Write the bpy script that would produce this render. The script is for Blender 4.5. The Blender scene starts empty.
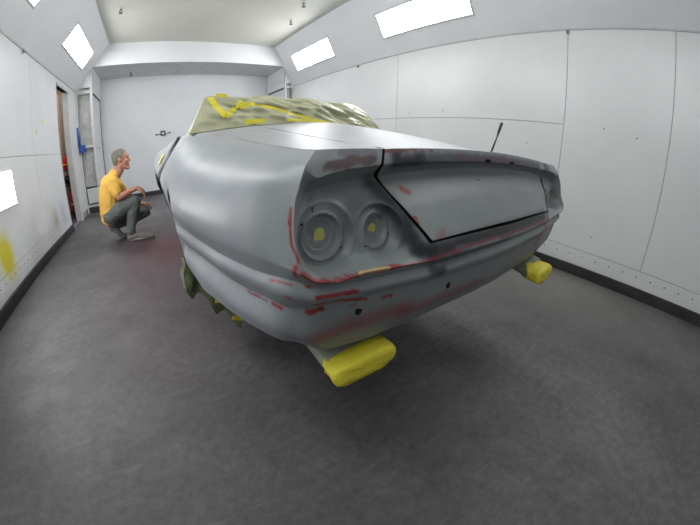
import bpy, bmesh, math, random
import numpy as np
from mathutils import Vector, Matrix
from mathutils import noise as mnoise

# ------------------------------------------------------------------ camera
scn = bpy.context.scene
COL = scn.collection
CAM_H = 1.05
YAW, PITCH, ROLL = math.radians(-35.896), math.radians(22.059), math.radians(1.6173)
cd = bpy.data.cameras.new('camera')
cam = bpy.data.objects.new('camera', cd)
COL.objects.link(cam)
scn.camera = cam
_f = Vector((-math.sin(YAW)*math.cos(PITCH), math.cos(YAW)*math.cos(PITCH), -math.sin(PITCH)))
_r = Vector((math.cos(YAW), math.sin(YAW), 0))
_u = _r.cross(_f)
_r2 = math.cos(ROLL)*_r + math.sin(ROLL)*_u
_u2 = -math.sin(ROLL)*_r + math.cos(ROLL)*_u
mw = Matrix((( _r2.x, _u2.x, -_f.x, 0), (_r2.y, _u2.y, -_f.y, 0), (_r2.z, _u2.z, -_f.z, CAM_H), (0, 0, 0, 1)))
cam.matrix_world = mw
cd.type = 'PANO'
cd.sensor_fit = 'HORIZONTAL'
cd.sensor_width = 36.0
cd.sensor_height = 27.0
cc = cd.cycles if hasattr(cd, 'cycles') else cd
cc.panorama_type = 'FISHEYE_LENS_POLYNOMIAL'
cc.fisheye_fov = math.radians(179)
K1 = (700/36.0)/307.93
cc.fisheye_polynomial_k0 = 0.0
cc.fisheye_polynomial_k1 = -K1
cc.fisheye_polynomial_k2 = 0.0
cc.fisheye_polynomial_k3 = 0.0413*K1**3
cc.fisheye_polynomial_k4 = 0.0
cd.clip_start = 0.01

# ------------------------------------------------------------------ world, lights, exposure
wd = bpy.data.worlds.new('world'); scn.world = wd; wd.use_nodes = True
wd.node_tree.nodes['Background'].inputs[0].default_value = (0.75, 0.8, 0.85, 1)
wd.node_tree.nodes['Background'].inputs[1].default_value = 0.3
scn.view_settings.view_transform = 'Standard'
scn.view_settings.look = 'None'
scn.view_settings.gamma = 1.0
scn.view_settings.use_curve_mapping = False
scn.view_settings.exposure = 0.80
LAMP_POWER = 15.0          # emission strength of the booth's light panels
FILL_LAMP_POWER = 7.5      # unseen pair above the camera, added to brighten the car's tail
LOW_LAMP_POWER = 7.0      # the low side panels
scn.cycles.max_bounces = 8
scn.cycles.diffuse_bounces = 5
scn.cycles.use_denoising = True

# ------------------------------------------------------------------ helpers
def srgb(r, g, b):
    f = lambda c: (c/255/12.92) if c/255 <= 0.04045 else ((c/255+0.055)/1.055)**2.4
    return (f(r), f(g), f(b), 1.0)

def mat(name, col, rough=0.6, metal=0.0, var=0.0, scale=8.0, bump=0.0, bscale=60.0, emit=None, col2=None, stretch=None, attr=None, spec=0.5):
    m = bpy.data.materials.new(name); m.use_nodes = True
    nt = m.node_tree; b = nt.nodes['Principled BSDF']
    b.inputs['Roughness'].default_value = rough
    b.inputs['Metallic'].default_value = metal
    b.inputs['Specular IOR Level'].default_value = spec
    b.inputs['Base Color'].default_value = col
    tc = nt.nodes.new('ShaderNodeTexCoord')
    src = tc.outputs['Object']
    if stretch:
        mp = nt.nodes.new('ShaderNodeMapping'); mp.inputs['Scale'].default_value = stretch
        nt.links.new(src, mp.inputs['Vector']); src = mp.outputs['Vector']
    if var > 0 or col2 or attr:
        n = nt.nodes.new('ShaderNodeTexNoise'); n.inputs['Scale'].default_value = scale
        n.inputs['Detail'].default_value = 5; n.inputs['Roughness'].default_value = 0.6
        nt.links.new(src, n.inputs['Vector'])
        rp = nt.nodes.new('ShaderNodeValToRGB')
        rp.color_ramp.elements[0].position = 0.33; rp.color_ramp.elements[1].position = 0.68
        if attr:
            at = nt.nodes.new('ShaderNodeAttribute'); at.attribute_name = attr
            rp.color_ramp.elements[0].color = (1-var, 1-var, 1-var, 1)
            rp.color_ramp.elements[1].color = (1+var*0.5,)*3 + (1,)
            mx = nt.nodes.new('ShaderNodeMix'); mx.data_type = 'RGBA'; mx.blend_type = 'MULTIPLY'
            mx.inputs[0].default_value = 1.0
            nt.links.new(n.outputs['Fac'], rp.inputs['Fac'])
            nt.links.new(at.outputs['Color'], mx.inputs[6]); nt.links.new(rp.outputs['Color'], mx.inputs[7])
            nt.links.new(mx.outputs[2], b.inputs['Base Color'])
        else:
            c2 = col2 or tuple(c*(1-var) for c in col[:3]) + (1,)
            rp.color_ramp.elements[0].color = c2; rp.color_ramp.elements[1].color = col
            nt.links.new(n.outputs['Fac'], rp.inputs['Fac']); nt.links.new(rp.outputs['Color'], b.inputs['Base Color'])
    if bump > 0:
        n2 = nt.nodes.new('ShaderNodeTexNoise'); n2.inputs['Scale'].default_value = bscale; n2.inputs['Detail'].default_value = 4
        bp = nt.nodes.new('ShaderNodeBump'); bp.inputs['Strength'].default_value = bump; bp.inputs['Distance'].default_value = 0.01
        nt.links.new(src, n2.inputs['Vector']); nt.links.new(n2.outputs['Fac'], bp.inputs['Height'])
        nt.links.new(bp.outputs['Normal'], b.inputs['Normal'])
    if emit:
        b.inputs['Emission Color'].default_value = (1, 1, 1, 1) if emit is True else (0.975, 0.99, 1.0, 1)
        b.inputs['Emission Strength'].default_value = emit
    return m

def link(name, me, m, parent=None, smooth=False):
    o = bpy.data.objects.new(name, me); COL.objects.link(o)
    if m is not None: me.materials.append(m)
    if parent is not None: o.parent = parent
    if smooth: me.polygons.foreach_set('use_smooth', [True]*len(me.polygons))
    return o

def tag(o, label=None, cat=None, group=None, kind=None):
    if label: o['label'] = label
    if cat: o['category'] = cat
    if group: o['group'] = group
    if kind: o['kind'] = kind
    return o

def empty(name, loc=(0, 0, 0), rz=0.0):
    o = bpy.data.objects.new(name, None); COL.objects.link(o)
    o.location = loc; o.rotation_euler = (0, 0, rz); o.empty_display_size = 0.05
    return o

def bm_box(bm, x0, x1, y0, y1, z0, z1, bevel=0.0, M=None):
    vs = [bm.verts.new((x, y, z)) for x in (x0, x1) for y in (y0, y1) for z in (z0, z1)]
    F = [(0,1,3,2),(4,6,7,5),(0,4,5,1),(2,3,7,6),(0,2,6,4),(1,5,7,3)]
    fs = [bm.faces.new([vs[i] for i in f]) for f in F]
    if bevel > 0:
        es = list({e for f in fs for e in f.edges})
        r = bmesh.ops.bevel(bm, geom=es, offset=bevel, segments=2, affect='EDGES', profile=0.5)
        vs = list({v for f in r['faces'] for v in f.verts} | {v for v in vs if v.is_valid})
    if M is not None:
        for v in vs: v.co = M @ v.co
    return vs

def box(name, x0, x1, y0, y1, z0, z1, m, parent=None, bevel=0.0, M=None):
    bm = bmesh.new(); bm_box(bm, x0, x1, y0, y1, z0, z1, bevel, M)
    me = bpy.data.meshes.new(name); bm.to_mesh(me); bm.free()
    return link(name, me, m, parent)

def poly(name, pts, m, parent=None, thick=None):
    """flat polygon, optionally with thickness along the vector thick"""
    n = len(pts); vs = [tuple(p) for p in pts]; fs = [tuple(range(n))]
    if thick is not None:
        t = Vector(thick); vs += [tuple(Vector(p)+t) for p in pts]
        fs += [tuple(range(2*n-1, n-1, -1))] + [(i, (i+1) % n, n+(i+1) % n, n+i) for i in range(n)]
    me = bpy.data.meshes.new(name); me.from_pydata(vs, [], fs); me.update()
    return link(name, me, m, parent)

def tube_data(pts, rads, seg=12, cap=True):
    """verts, faces of a tube through the points"""
    pts = [Vector(p) for p in pts]
    if not hasattr(rads, '__len__'): rads = [rads]*len(pts)
    vs, fs = [], []
    prev = None
    for i, p in enumerate(pts):
        a = pts[max(i-1, 0)]; b = pts[min(i+1, len(pts)-1)]
        d = (b-a).normalized()
        if prev is None:
            n = d.orthogonal().normalized()
        else:
            n = (prev - d*prev.dot(d)).normalized()
        prev = n; bn = d.cross(n)
        for k in range(seg):
            t = 2*math.pi*k/seg
            vs.append(tuple(p + (n*math.cos(t)+bn*math.sin(t))*rads[i]))
    for i in range(len(pts)-1):
        for k in range(seg):
            fs.append((i*seg+k, i*seg+(k+1) % seg, (i+1)*seg+(k+1) % seg, (i+1)*seg+k))
    if cap:
        fs.append(tuple(range(seg-1, -1, -1))); fs.append(tuple(range((len(pts)-1)*seg, len(pts)*seg)))
    return vs, fs

def tube(name, pts, rads, m, parent=None, seg=12, smooth=True):
    vs, fs = tube_data(pts, rads, seg)
    me = bpy.data.meshes.new(name); me.from_pydata(vs, [], fs); me.update()
    return link(name, me, m, parent, smooth)

def grid_mesh(P):
    """P (n,m,3) -> verts, quads"""
    n, m_ = P.shape[:2]
    idx = np.arange(n*m_).reshape(n, m_)
    q = np.stack([idx[:-1, :-1], idx[1:, :-1], idx[1:, 1:], idx[:-1, 1:]], -1).reshape(-1, 4)
    return P.reshape(-1, 3), q

# ------------------------------------------------------------------ materials of the room
M_wall = mat('white wall enamel', srgb(232, 233, 234), 0.32, var=0.06, scale=1.3, bump=0.05, bscale=3.0)
M_wall_l = mat('white wall enamel left', srgb(226, 228, 231), 0.4, var=0.07, scale=1.5, bump=0.04, bscale=3.0)
M_ceil = mat('ceiling cream white', srgb(214, 214, 204), 0.6, var=0.07, scale=1.6)
M_seam = mat('panel seam grey', srgb(168, 170, 171), 0.8)
M_trim = mat('light grey metal trim', srgb(190, 192, 195), 0.45, var=0.12, scale=9)
M_frame = mat('white painted frame', srgb(214, 215, 214), 0.5, var=0.12, scale=7)
M_base = mat('dark rubber baseboard', srgb(62, 60, 62), 0.7, var=0.45, scale=6, stretch=(1, 1, 4))
M_lamp = mat('light panel diffuser', (0.9, 0.9, 0.9, 1), 0.5, emit=LAMP_POWER)
M_lamp_fill = mat('added fill panel diffuser', (0.9, 0.9, 0.9, 1), 0.5, emit=FILL_LAMP_POWER)
M_lamp_low = mat('low light panel diffuser', (0.9, 0.9, 0.9, 1), 0.5, emit=LOW_LAMP_POWER)
M_filter = mat('dusty filter cloth', srgb(198, 198, 194), 0.95, var=0.28, scale=7, bump=0.4, bscale=18)
M_black = mat('matt black', srgb(22, 22, 24), 0.6)
M_screw = mat('dark screw head', srgb(60, 60, 62), 0.5, metal=0.4)
M_chrome = mat('dull steel', srgb(150, 150, 150), 0.35, metal=0.8, var=0.2)
M_blue = mat('blue plastic', srgb(48, 88, 165), 0.45, var=0.25, scale=20)
M_red = mat('red enamel', srgb(190, 30, 28), 0.35, var=0.2, scale=15)
M_tan = mat('tan board', srgb(150, 128, 105), 0.8, var=0.35, scale=5, stretch=(4, 4, 0.6))
M_yellow = mat('yellow masking tape', srgb(236, 222, 60), 0.55, var=0.12, scale=30, bump=0.25, bscale=50)
M_olive = mat('masking paper olive green', srgb(198, 199, 164), 0.36, var=0.30, scale=7, bump=0.25, bscale=35)

# concrete floor
def floor_material():
    m = bpy.data.materials.new('grey concrete floor'); m.use_nodes = True
    nt = m.node_tree; b = nt.nodes['Principled BSDF']; L = nt.links.new
    tc = nt.nodes.new('ShaderNodeTexCoord')
    def noise(scale, detail=6, rough=0.6, st=None):
        n = nt.nodes.new('ShaderNodeTexNoise'); n.inputs['Scale'].default_value = scale
        n.inputs['Detail'].default_value = detail; n.inputs['Roughness'].default_value = rough
        s = tc.outputs['Object']
        if st:
            mp = nt.nodes.new('ShaderNodeMapping'); mp.inputs['Scale'].default_value = st[0]; mp.inputs['Rotation'].default_value = (0, 0, st[1])
            L(s, mp.inputs['Vector']); s = mp.outputs['Vector']
        L(s, n.inputs['Vector']); return n.outputs['Fac']
    def ramp(x, p0, c0, p1, c1):
        r = nt.nodes.new('ShaderNodeValToRGB'); r.color_ramp.elements[0].position = p0; r.color_ramp.elements[1].position = p1
        r.color_ramp.elements[0].color = c0; r.color_ramp.elements[1].color = c1; L(x, r.inputs['Fac']); return r.outputs['Color']
    def mix(f, a, c, mode='MIX'):
        n = nt.nodes.new('ShaderNodeMix'); n.data_type = 'RGBA'; n.blend_type = mode
        if isinstance(f, float): n.inputs[0].default_value = f
        else: L(f, n.inputs[0])
        for i, v in ((6, a), (7, c)):
            if isinstance(v, tuple): n.inputs[i].default_value = v
            else: L(v, n.inputs[i])
        return n.outputs[2]
    W = (1, 1, 1, 1); K = (0, 0, 0, 1)
    base = ramp(noise(1.1), 0.3, srgb(70, 67, 70), 0.7, srgb(106, 103, 105))
    fine = ramp(noise(22, 8, 0.75), 0.35, (0.62, 0.62, 0.62, 1), 0.7, (1.2, 1.2, 1.2, 1))
    c = mix(1.0, base, fine, 'MULTIPLY')
    streak = ramp(noise(7, 6, 0.7, ((0.35, 3.0, 1), 0.9)), 0.57, K, 0.76, (0.42, 0.42, 0.42, 1))
    c = mix(streak, c, srgb(128, 126, 124))
    scuff = ramp(noise(3.2, 8, 0.8), 0.57, K, 0.72, (0.6, 0.6, 0.6, 1))
    c = mix(scuff, c, srgb(56, 54, 58))
    # reddish overspray beside the car, then darker and lighter floor patches
    sp = nt.nodes.new('ShaderNodeSeparateXYZ'); L(tc.outputs['Object'], sp.inputs[0])
    def spot(cx, cy, rx, ry, amt):
        mp = nt.nodes.new('ShaderNodeMapping'); mp.inputs['Location'].default_value = (-cx/rx, -cy/ry, 0); mp.inputs['Scale'].default_value = (1/rx, 1/ry, 0)
        L(tc.outputs['Object'], mp.inputs['Vector'])
        g = nt.nodes.new('ShaderNodeTexGradient'); g.gradient_type = 'QUADRATIC_SPHERE'; L(mp.outputs['Vector'], g.inputs['Vector'])
        mu = nt.nodes.new('ShaderNodeMath'); mu.operation = 'MULTIPLY'; mu.inputs[1].default_value = amt; L(g.outputs['Fac'], mu.inputs[0])
        return mu.outputs[0]
    c = mix(spot(0.05, 3.6, 0.9, 2.0, 0.9), c, srgb(98, 56, 63))
    c = mix(spot(-0.2, 2.0, 0.9, 1.9, 0.5), c, srgb(80, 60, 66))
    c = mix(spot(-0.9, 4.6, 0.7, 1.3, 0.6), c, srgb(66, 64, 62))
    c = mix(spot(3.0, 0.8, 1.7, 2.2, 1.2), c, srgb(122, 119, 114))
    c = mix(spot(-0.6, 1.5, 1.0, 1.6, 0.35), c, srgb(104, 102, 102))
    tyre = ramp(noise(16, 3, 0.6, ((0.25, 6.0, 1), 1.75)), 0.52, K, 0.60, (1, 1, 1, 1))
    sm = nt.nodes.new('ShaderNodeMath'); sm.operation = 'MULTIPLY'; L(tyre, sm.inputs[0]); L(spot(1.35, 0.95, 0.9, 0.8, 0.55), sm.inputs[1])
    c = mix(sm.outputs[0], c, srgb(135, 132, 128))
    L(c, b.inputs['Base Color'])
    rr = ramp(noise(4), 0.3, (0.42,)*3+(1,), 0.7, (0.62,)*3+(1,)); L(rr, b.inputs['Roughness'])
    bp = nt.nodes.new('ShaderNodeBump'); bp.inputs['Strength'].default_value = 0.25; bp.inputs['Distance'].default_value = 0.004
    L(noise(45, 6, 0.7), bp.inputs['Height']); L(bp.outputs['Normal'], b.inputs['Normal'])
    return m
M_floor = floor_material()

# left wall paint with a yellow overspray patch
def left_wall_material():
    m = mat('white wall panels left', srgb(226, 228, 231), 0.42, var=0.07, scale=1.5, bump=0.04, bscale=3.0)
    nt = m.node_tree; b = nt.nodes['Principled BSDF']; L = nt.links.new
    src = b.inputs['Base Color'].links[0].from_socket
    geo = nt.nodes.new('ShaderNodeNewGeometry')
    def spot(cy, cz, ry, rz, amt, col, src):
        mp = nt.nodes.new('ShaderNodeMapping'); mp.inputs['Location'].default_value = (0, -cy/ry, -cz/rz); mp.inputs['Scale'].default_value = (0, 1/ry, 1/rz)
        L(geo.outputs['Position'], mp.inputs['Vector'])
        g = nt.nodes.new('ShaderNodeTexGradient'); g.gradient_type = 'QUADRATIC_SPHERE'; L(mp.outputs['Vector'], g.inputs['Vector'])
        mu = nt.nodes.new('ShaderNodeMath'); mu.operation = 'MULTIPLY'; mu.inputs[1].default_value = amt; mu.use_clamp = True; L(g.outputs['Fac'], mu.inputs[0])
        n = nt.nodes.new('ShaderNodeMix'); n.data_type = 'RGBA'; L(mu.outputs[0], n.inputs[0]); L(src, n.inputs[6]); n.inputs[7].default_value = col
        return n.outputs[2]
    s = spot(2.95, 0.40, 0.30, 0.34, 2.4, srgb(214, 204, 66), src)
    s = spot(4.75, 0.36, 0.25, 0.28, 0.9, srgb(170, 165, 140), s)
    s = spot(5.15, 0.38, 0.3, 0.35, 0.7, srgb(165, 172, 192), s)
    s = spot(4.73, 1.68, 0.05, 0.07, 3.0, srgb(230, 215, 60), s)
    s = spot(4.44, 1.52, 0.07, 0.06, 1.6, srgb(215, 205, 130), s)
    L(s, b.inputs['Base Color'])
    return m
M_lwall = left_wall_material()

# ------------------------------------------------------------------ the room
XL, XR, ZW, ZC, XCL, XCR = -1.487, 3.279, 2.431, 3.358, -0.807, 2.784
YB, YF, YCOL, ZSOF, YN = 8.285, 7.02, 7.02, 2.905, -3.6
XA, XB = -1.146, 3.06      # inner faces of the two corner columns

def struct(o): o['kind'] = 'structure'; return o

fl = struct(poly('floor', [(-3.2, YN, 0), (XR+0.1, YN, 0), (XR+0.1, YB+0.1, 0), (-3.2, YB+0.1, 0)], M_floor))
struct(poly('ceiling', [(XCL, YN, ZC), (XCR, YN, ZC), (XCR, YF, ZC), (XCL, YF, ZC)], M_ceil, thick=(0, 0, 0.05)))

def wall_panels(wall, x, side, cells, m, t=0.012, gap=0.0025):
    for (y0, y1, z0, z1) in cells:
        xa, xb = (x-t, x) if side < 0 else (x, x+t)
        box('wall_panel', xa, xb, y0+gap, y1-gap, z0+gap, z1-gap, m, wall, bevel=0.0015)

def screws(wall, x, nx, pts):
    me = None
    for (y, z) in pts:
        if me is None:
            vs, fs = tube_data([(0, 0, 0), (nx*0.003, 0, 0)], [0.007, 0.005], 8)
            me = bpy.data.meshes.new('screw'); me.from_pydata(vs, [], fs); me.materials.append(M_screw)
        o = bpy.data.objects.new('screw', me); COL.objects.link(o); o.parent = wall
        o.location = (x, y, z)

# left wall: backing with the doorway left open
DY0, DY1, DZ1 = 5.545, 6.30, 2.31
bm = bmesh.new()
bm_box(bm, XL-0.07, XL-0.013, YN, DY0, 0, ZW); bm_box(bm, XL-0.07, XL-0.013, DY1, YF+1.3, 0, ZW); bm_box(bm, XL-0.07, XL-0.013, DY0, DY1, DZ1, ZW)
me = bpy.data.meshes.new('wall_left'); bm.to_mesh(me); bm.free()
wl = struct(link('wall_left', me, M_seam))
ys = [YN, -0.6, 1.85, 4.30, DY0]
cells = []
LOWL = [(2.02, 3.475), (-0.9, 0.55)]
for i in range(len(ys)-1):
    cells += [(ys[i], ys[i+1], 0.27, 1.235), (ys[i], ys[i+1], 1.235, ZW), (ys[i], ys[i+1], 0.1, 0.27)]
cells += [(DY0, DY1, DZ1+0.01, ZW), (DY1, YF, 0.1, ZW)]
wall_panels(wl, XL, -1, cells, M_lwall)
screws(wl, XL, 1, [(1.6+0.13*i, 0.215) for i in range(30)])
# right wall
wr = struct(box('wall_right', XR+0.013, XR+0.07, YN, YF+1.3, 0, ZW, M_seam))
ys = [YN, -1.03, 0.0, 1.03]
cells = [(ys[i], ys[i+1], 0.262, ZW) for i in range(3)]
ys2 = [1.03, 3.47, 5.91, YF]
for i in range(3): cells += [(ys2[i], ys2[i+1], 0.262, 1.455), (ys2[i], ys2[i+1], 1.455, ZW)]
ys3 = [YN, -1.03, 1.41, 3.85, YF]
cells += [(ys3[i], ys3[i+1], 0.1, 0.262) for i in range(4)]
wall_panels(wr, XR, 1, cells, M_wall)
screws(wr, XR, -1, [(-1.0+0.145*i, 0.20) for i in range(30)] + [(0.56, 0.42), (0.30, 1.42), (1.42, 1.22), (0.62, 1.46), (2.6, 1.55), (3.2, 1.52)])
# walls at the two ends
struct(box('wall_back', XL-0.1, XR+0.1, YB, YB+0.08, 0, ZSOF+0.1, M_wall_l))
struct(box('wall_front', XL-0.1, XR+0.1, YN-0.08, YN, 0, ZC+0.05, M_wall_l))
# sloped wall strips carrying the lights
dl = Vector((XCL-XL, 0, ZC-ZW)).normalized(); nlv = Vector((-dl.z, 0, dl.x))   # outwards (up-left)
dr = Vector((XCR-XR, 0, ZC-ZW)).normalized(); nrv = Vector((dr.z, 0, -dr.x))
LEN_L = math.hypot(XCL-XL, ZC-ZW); LEN_R = math.hypot(XCR-XR, ZC-ZW)
LY = [(5.0, 6.50), (2.10, 3.66), (-0.85, 0.72)]
LYR = [(4.98, 6.48), (2.09, 3.63), (-0.85, 0.72)]
def slope(name, x0, z0, d, n, length, a0, a1, spans, y_end):
    """strip with rectangular holes where the light panels sit"""
    def pt(a, y, off=0.0): return tuple(Vector((x0, y, z0)) + d*a + n*off)
    bm = bmesh.new()
    def quad(aa, ab, ya, yb):
        vs = [bm.verts.new(pt(a, y)) for a, y in ((aa, ya), (ab, ya), (ab, yb), (aa, yb))]
        bm.faces.new(vs)
    quad(0, a0, YN, y_end); quad(a1, length, YN, y_end)
    cuts = sorted(spans); y = YN
    for (p, q) in cuts: quad(a0, a1, y, p); y = q
    quad(a0, a1, y, y_end)
    bmesh.ops.remove_doubles(bm, verts=bm.verts, dist=1e-5)
    me = bpy.data.meshes.new(name); bm.to_mesh(me); bm.free()
    o = struct(link(name, me, M_wall_l))
    for (p, q) in cuts:
        lab_side = 'left' if x0 < 0 else 'right'
        k = cuts.index((p, q))
        t = empty('light_panel', pt((a0+a1)/2, (p+q)/2, 0.0))
        t['label'] = LAMP_LABELS[(lab_side, k)]; t['category'] = 'light'
        loc = Vector(t.location)
        def rel(P_): return [tuple(Vector(v)-loc) for v in P_]
        poly('diffuser', rel([pt(a0+.012, p+.012, 0.035), pt(a1-.012, p+.012, 0.035), pt(a1-.012, q-.012, 0.035), pt(a0+.012, q-.012, 0.035)]), M_lamp if k else M_lamp_fill, t)
        fw = 0.018
        for (A, B, C_, D_) in ((a0-fw, a0+.004, p-fw, q+fw), (a1-.004, a1+fw, p-fw, q+fw), (a0, a1, p-fw, p+.004), (a0, a1, q-.004, q+fw)):
            poly('frame', rel([pt(A, C_, -0.008), pt(B, C_, -0.008), pt(B, D_, -0.008), pt(A, D_, -0.008)]), M_trim, t, thick=n*0.05)
    return o
LAMP_LABELS = {('left', 0): 'unseen fill light panel added in the left sloped wall above the camera', ('left', 1): 'bright light panel in the left sloped wall, cut by the top edge of the photo',
 ('left', 2): 'bright light panel in the left sloped wall nearest the doorway', ('right', 0): 'unseen fill light panel added in the right sloped wall above the camera', ('right', 1): 'larger bright light panel in the right sloped wall, cut by the top edge', ('right', 2): 'smaller bright light panel in the right sloped wall near the back wall'}
slope('wall_left_upper', XL, ZW, dl, nlv, LEN_L, 0.395, 0.755, LY, YF)
slope('wall_right_upper', XR, ZW, dr, nrv, LEN_R, 0.300, 0.675, LYR, YF)
# lower light boxes standing proud on the side walls
def low_lamp(side, p, q, label):
    x = XL if side < 0 else XR; s = -side
    t = empty('light_panel', (x, (p+q)/2, 0.77)); t['label'] = label; t['category'] = 'light'
    h = (q-p)/2
    X = sorted((0.0, s*0.012)); box('diffuser', X[0], X[1], -h+.015, h-.015, 0.015, 0.335, M_lamp_low, t)
    for (a, b_, c, d) in ((-h, h, 0, .015), (-h, h, .335, .35), (-h, -h+.015, .015, .335), (h-.015, h, .015, .335)):
        X = sorted((0.0, s*0.016)); box('frame', X[0], X[1], a, b_, c, d, M_frame, t, bevel=0.002)
low_lamp(-1, 2.02, 3.475, 'bright low light panel in the left wall at the photo edge')

# trims
struct(box('trim_1', XL-0.005, XL+0.012, YN, YF, ZW-0.008, ZW+0.030, M_trim, bevel=0.003))
struct(box('trim_2', XR-0.010, XR+0.005, YN, YF, ZW-0.004, ZW+0.014, M_trim, bevel=0.003))
def bracket(loc, s, label):
    t = empty('pipe_clip', loc); t['label'] = label; t['category'] = 'bracket'
    X = sorted((0.0, s*0.016)); box('plate', X[0], X[1], -0.012, 0.012, -0.045, 0.0, M_chrome, t, bevel=0.002)
    vs, fs = tube_data([(s*0.012, 0, -0.03), (s*0.03, 0, -0.03)], 0.006, 8)
    me = bpy.data.meshes.new('bolt'); me.from_pydata(vs, [], fs); link('bolt', me, M_screw, t)
bracket((XL+0.012, 4.02, ZW-0.005), 1, 'small metal clip under the trim of the left wall')
bracket((XR-0.010, 4.43, ZW+0.0), -1, 'small metal clip on the right wall trim near the back')
bracket((XR-0.010, 1.03, ZW+0.0), -1, 'small dark clip on the right wall trim above a panel seam')
struct(box('baseboard_left', XL-0.01, XL+0.022, YN, DY0, 0, 0.10, M_base, bevel=0.004))
struct(box('baseboard_right', XR-0.022, XR+0.01, YN, YF, 0, 0.10, M_base, bevel=0.004))
struct(box('baseboard_back', XA, XB, YB-0.02, YB+0.01, 0, 0.10, M_base, bevel=0.004))
# bulkhead over the back wall
struct(poly('trim_3', [(-1.139, YF, ZSOF), (3.026, YF, ZSOF), (XCR, YF, ZC), (XCL, YF, ZC)], M_wall_l, thick=(0, 0.03, 0)))
struct(poly('trim_4', [(XA, YF+0.03, ZSOF), (XB, YF+0.03, ZSOF), (XB, YB, ZSOF), (XA, YB, ZSOF)], mat('soffit grey', srgb(228, 229, 230), 0.7, var=0.15, scale=5), thick=(0, 0, 0.03)))
# gable pieces beside the bulkhead following the slopes
struct(poly('trim_5', [(-1.437, YF+.001, 2.50), (XA, YF+.001, 2.50), (XA, YF+.001, ZSOF)], M_wall_l, thick=(0, 0.03, 0)))
struct(poly('trim_6', [(3.242, YF+.001, 2.50), (XB, YF+.001, 2.50), (XB, YF+.001, ZSOF-.06)], M_wall_l, thick=(0, 0.03, 0)))
# soffit screws
# corner columns (exhaust filter housings)
def column(xo, xi, label, n_base):
    s = 1 if xi > xo else -1                      # from outer wall towards room centre
    t = empty('filter_column', ((xo+xi)/2, YF, 0)); t['label'] = label; t['category'] = 'filter housing'
    L0 = t.location.copy()
    def B(name, x0, x1, y0, y1, z0, z1, m, bv=0.004):
        X = sorted((x0, x1)); return box(name, X[0]-L0.x, X[1]-L0.x, y0-L0.y, y1-L0.y, z0, z1, m, t, bevel=bv)
    B('post', xi, xi-s*0.05, YF, YF+0.05, 0.0, ZSOF-0.005, M_frame)
    B('post', xo, xo+s*0.035, YF-0.02, YF+0.03, 0.0, ZW, M_frame)
    B('rear_post', xi, xi-s*0.04, YB-0.05, YB-0.005, 0.1, ZSOF-0.005, M_frame)
    B('side_panel', xi-s*0.012, xi-s*0.022, YF+0.05, YB-0.05, 0.1, ZSOF-0.005, M_wall_l, 0.001)
    for z in (2.385, 1.30, 0.12):
        B('cross_rail', xo+s*0.035, xi-s*0.05, YF+0.004, YF+0.04, z, z+0.055, M_frame)
        B('side_rail', xi+s*0.006, xi-s*0.012, YF+0.10, YB-0.18, z-0.02, z+0.012, M_black if z > 2 else M_frame, 0.002)
    B('side_stile', xi+s*0.006, xi-s*0.012, YB-0.20, YB-0.18, 0.12, 2.37, M_chrome, 0.002)
    B('top_panel', xo+s*0.035, xi-s*0.05, YF+0.05, YF+0.06, 2.44, ZW+0.35, M_filter, 0.0)
    for (z0, z1) in ((1.355, 2.385), (0.53, 1.30)):
        # quilted filter cloth, softly bulging
        n, k = 14, 24
        G = np.zeros((n, k, 3))
        for i in range(n):
            for j in range(k):
                a, b_ = i/(n-1), j/(k-1)
                x = xo+s*0.035 + (xi-s*0.05-xo-s*0.035)*a
                G[i, j] = (x-L0.x, 0.062-0.018*math.sin(math.pi*a)*math.sin(math.pi*b_) - 0.006*mnoise.noise(Vector((a*4, b_*9, z0))), z0+(z1-z0)*b_)
        v, q = grid_mesh(G); me = bpy.data.meshes.new('filter_cloth'); me.from_pydata(v.tolist(), [], q.tolist()); link('filter_cloth', me, M_filter, t, True)
    B('tray', xo+s*0.06, xi-s*0.045, YF-0.035, YF+0.05, 0.20, 0.50, M_frame, 0.01)
    B('plinth', xo+s*0.0, xi, YF-0.012, YB, 0.0, 0.115, M_base, 0.004)
    return t
column(XL, XA, 'white corner column with dusty filter cloths beside the open doorway', 0)
column(XR, XB, 'white corner column with filter panels at the right end of the back wall', 1)
# the doorway: jambs and the small room behind
struct(box('door_1', XL-0.09, XL+0.022, DY1-0.03, DY1+0.13, 0.0, DZ1+0.05, M_frame, bevel=0.006))
struct(box('trim_7', XL-0.09, XL+0.006, DY0-0.012, DY0, 0.0, DZ1, M_trim, bevel=0.003))
struct(box('trim_8', XL-0.09, XL+0.014, DY0, DY1, DZ1, DZ1+0.04, M_frame, bevel=0.004))
struct(box('trim_9', XL-0.09, XL-0.005, DY0, DY1, 0.0, 0.022, mat('threshold violet grey', srgb(118, 112, 128), 0.5, var=0.3), bevel=0.004))
struct(box('wall_side_room', -3.0, XL-0.07, 7.35, 7.42, 0, 2.7, M_tan))
struct(box('wall_side_room_far', -3.07, -3.0, 4.6, 7.42, 0, 2.7, M_tan))
struct(box('wall_side_room_near', -3.0, XL-0.07, 4.55, 4.6, 0, 2.7, M_tan))
struct(box('ceiling_side_room', -3.07, XL-0.07, 4.55, 7.42, 2.7, 2.75, M_tan))
t = empty('tan_board', (-1.70, 7.08, 0)); tag(t, 'tall tan timber boards leaning inside the doorway', 'board')
for k, (a, w) in enumerate(((-0.24, 0.09), (-0.14, 0.06), (-0.07, 0.06), (0.0, 0.12))):
    box('plank', a, a+w, 0.0, 0.03, 0.0, 2.45-0.05*k, mat('plank', srgb(*[(158,134,112),(122,108,98),(150,128,108),(214,206,190)][k]), 0.8, var=0.3, scale=5, stretch=(5, 5, 0.6)), t, bevel=0.003)
rk = empty('tool_rack', (-1.74, 6.86, 0)); tag(rk, 'narrow black shelf rack standing inside the doorway', 'rack')
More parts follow.
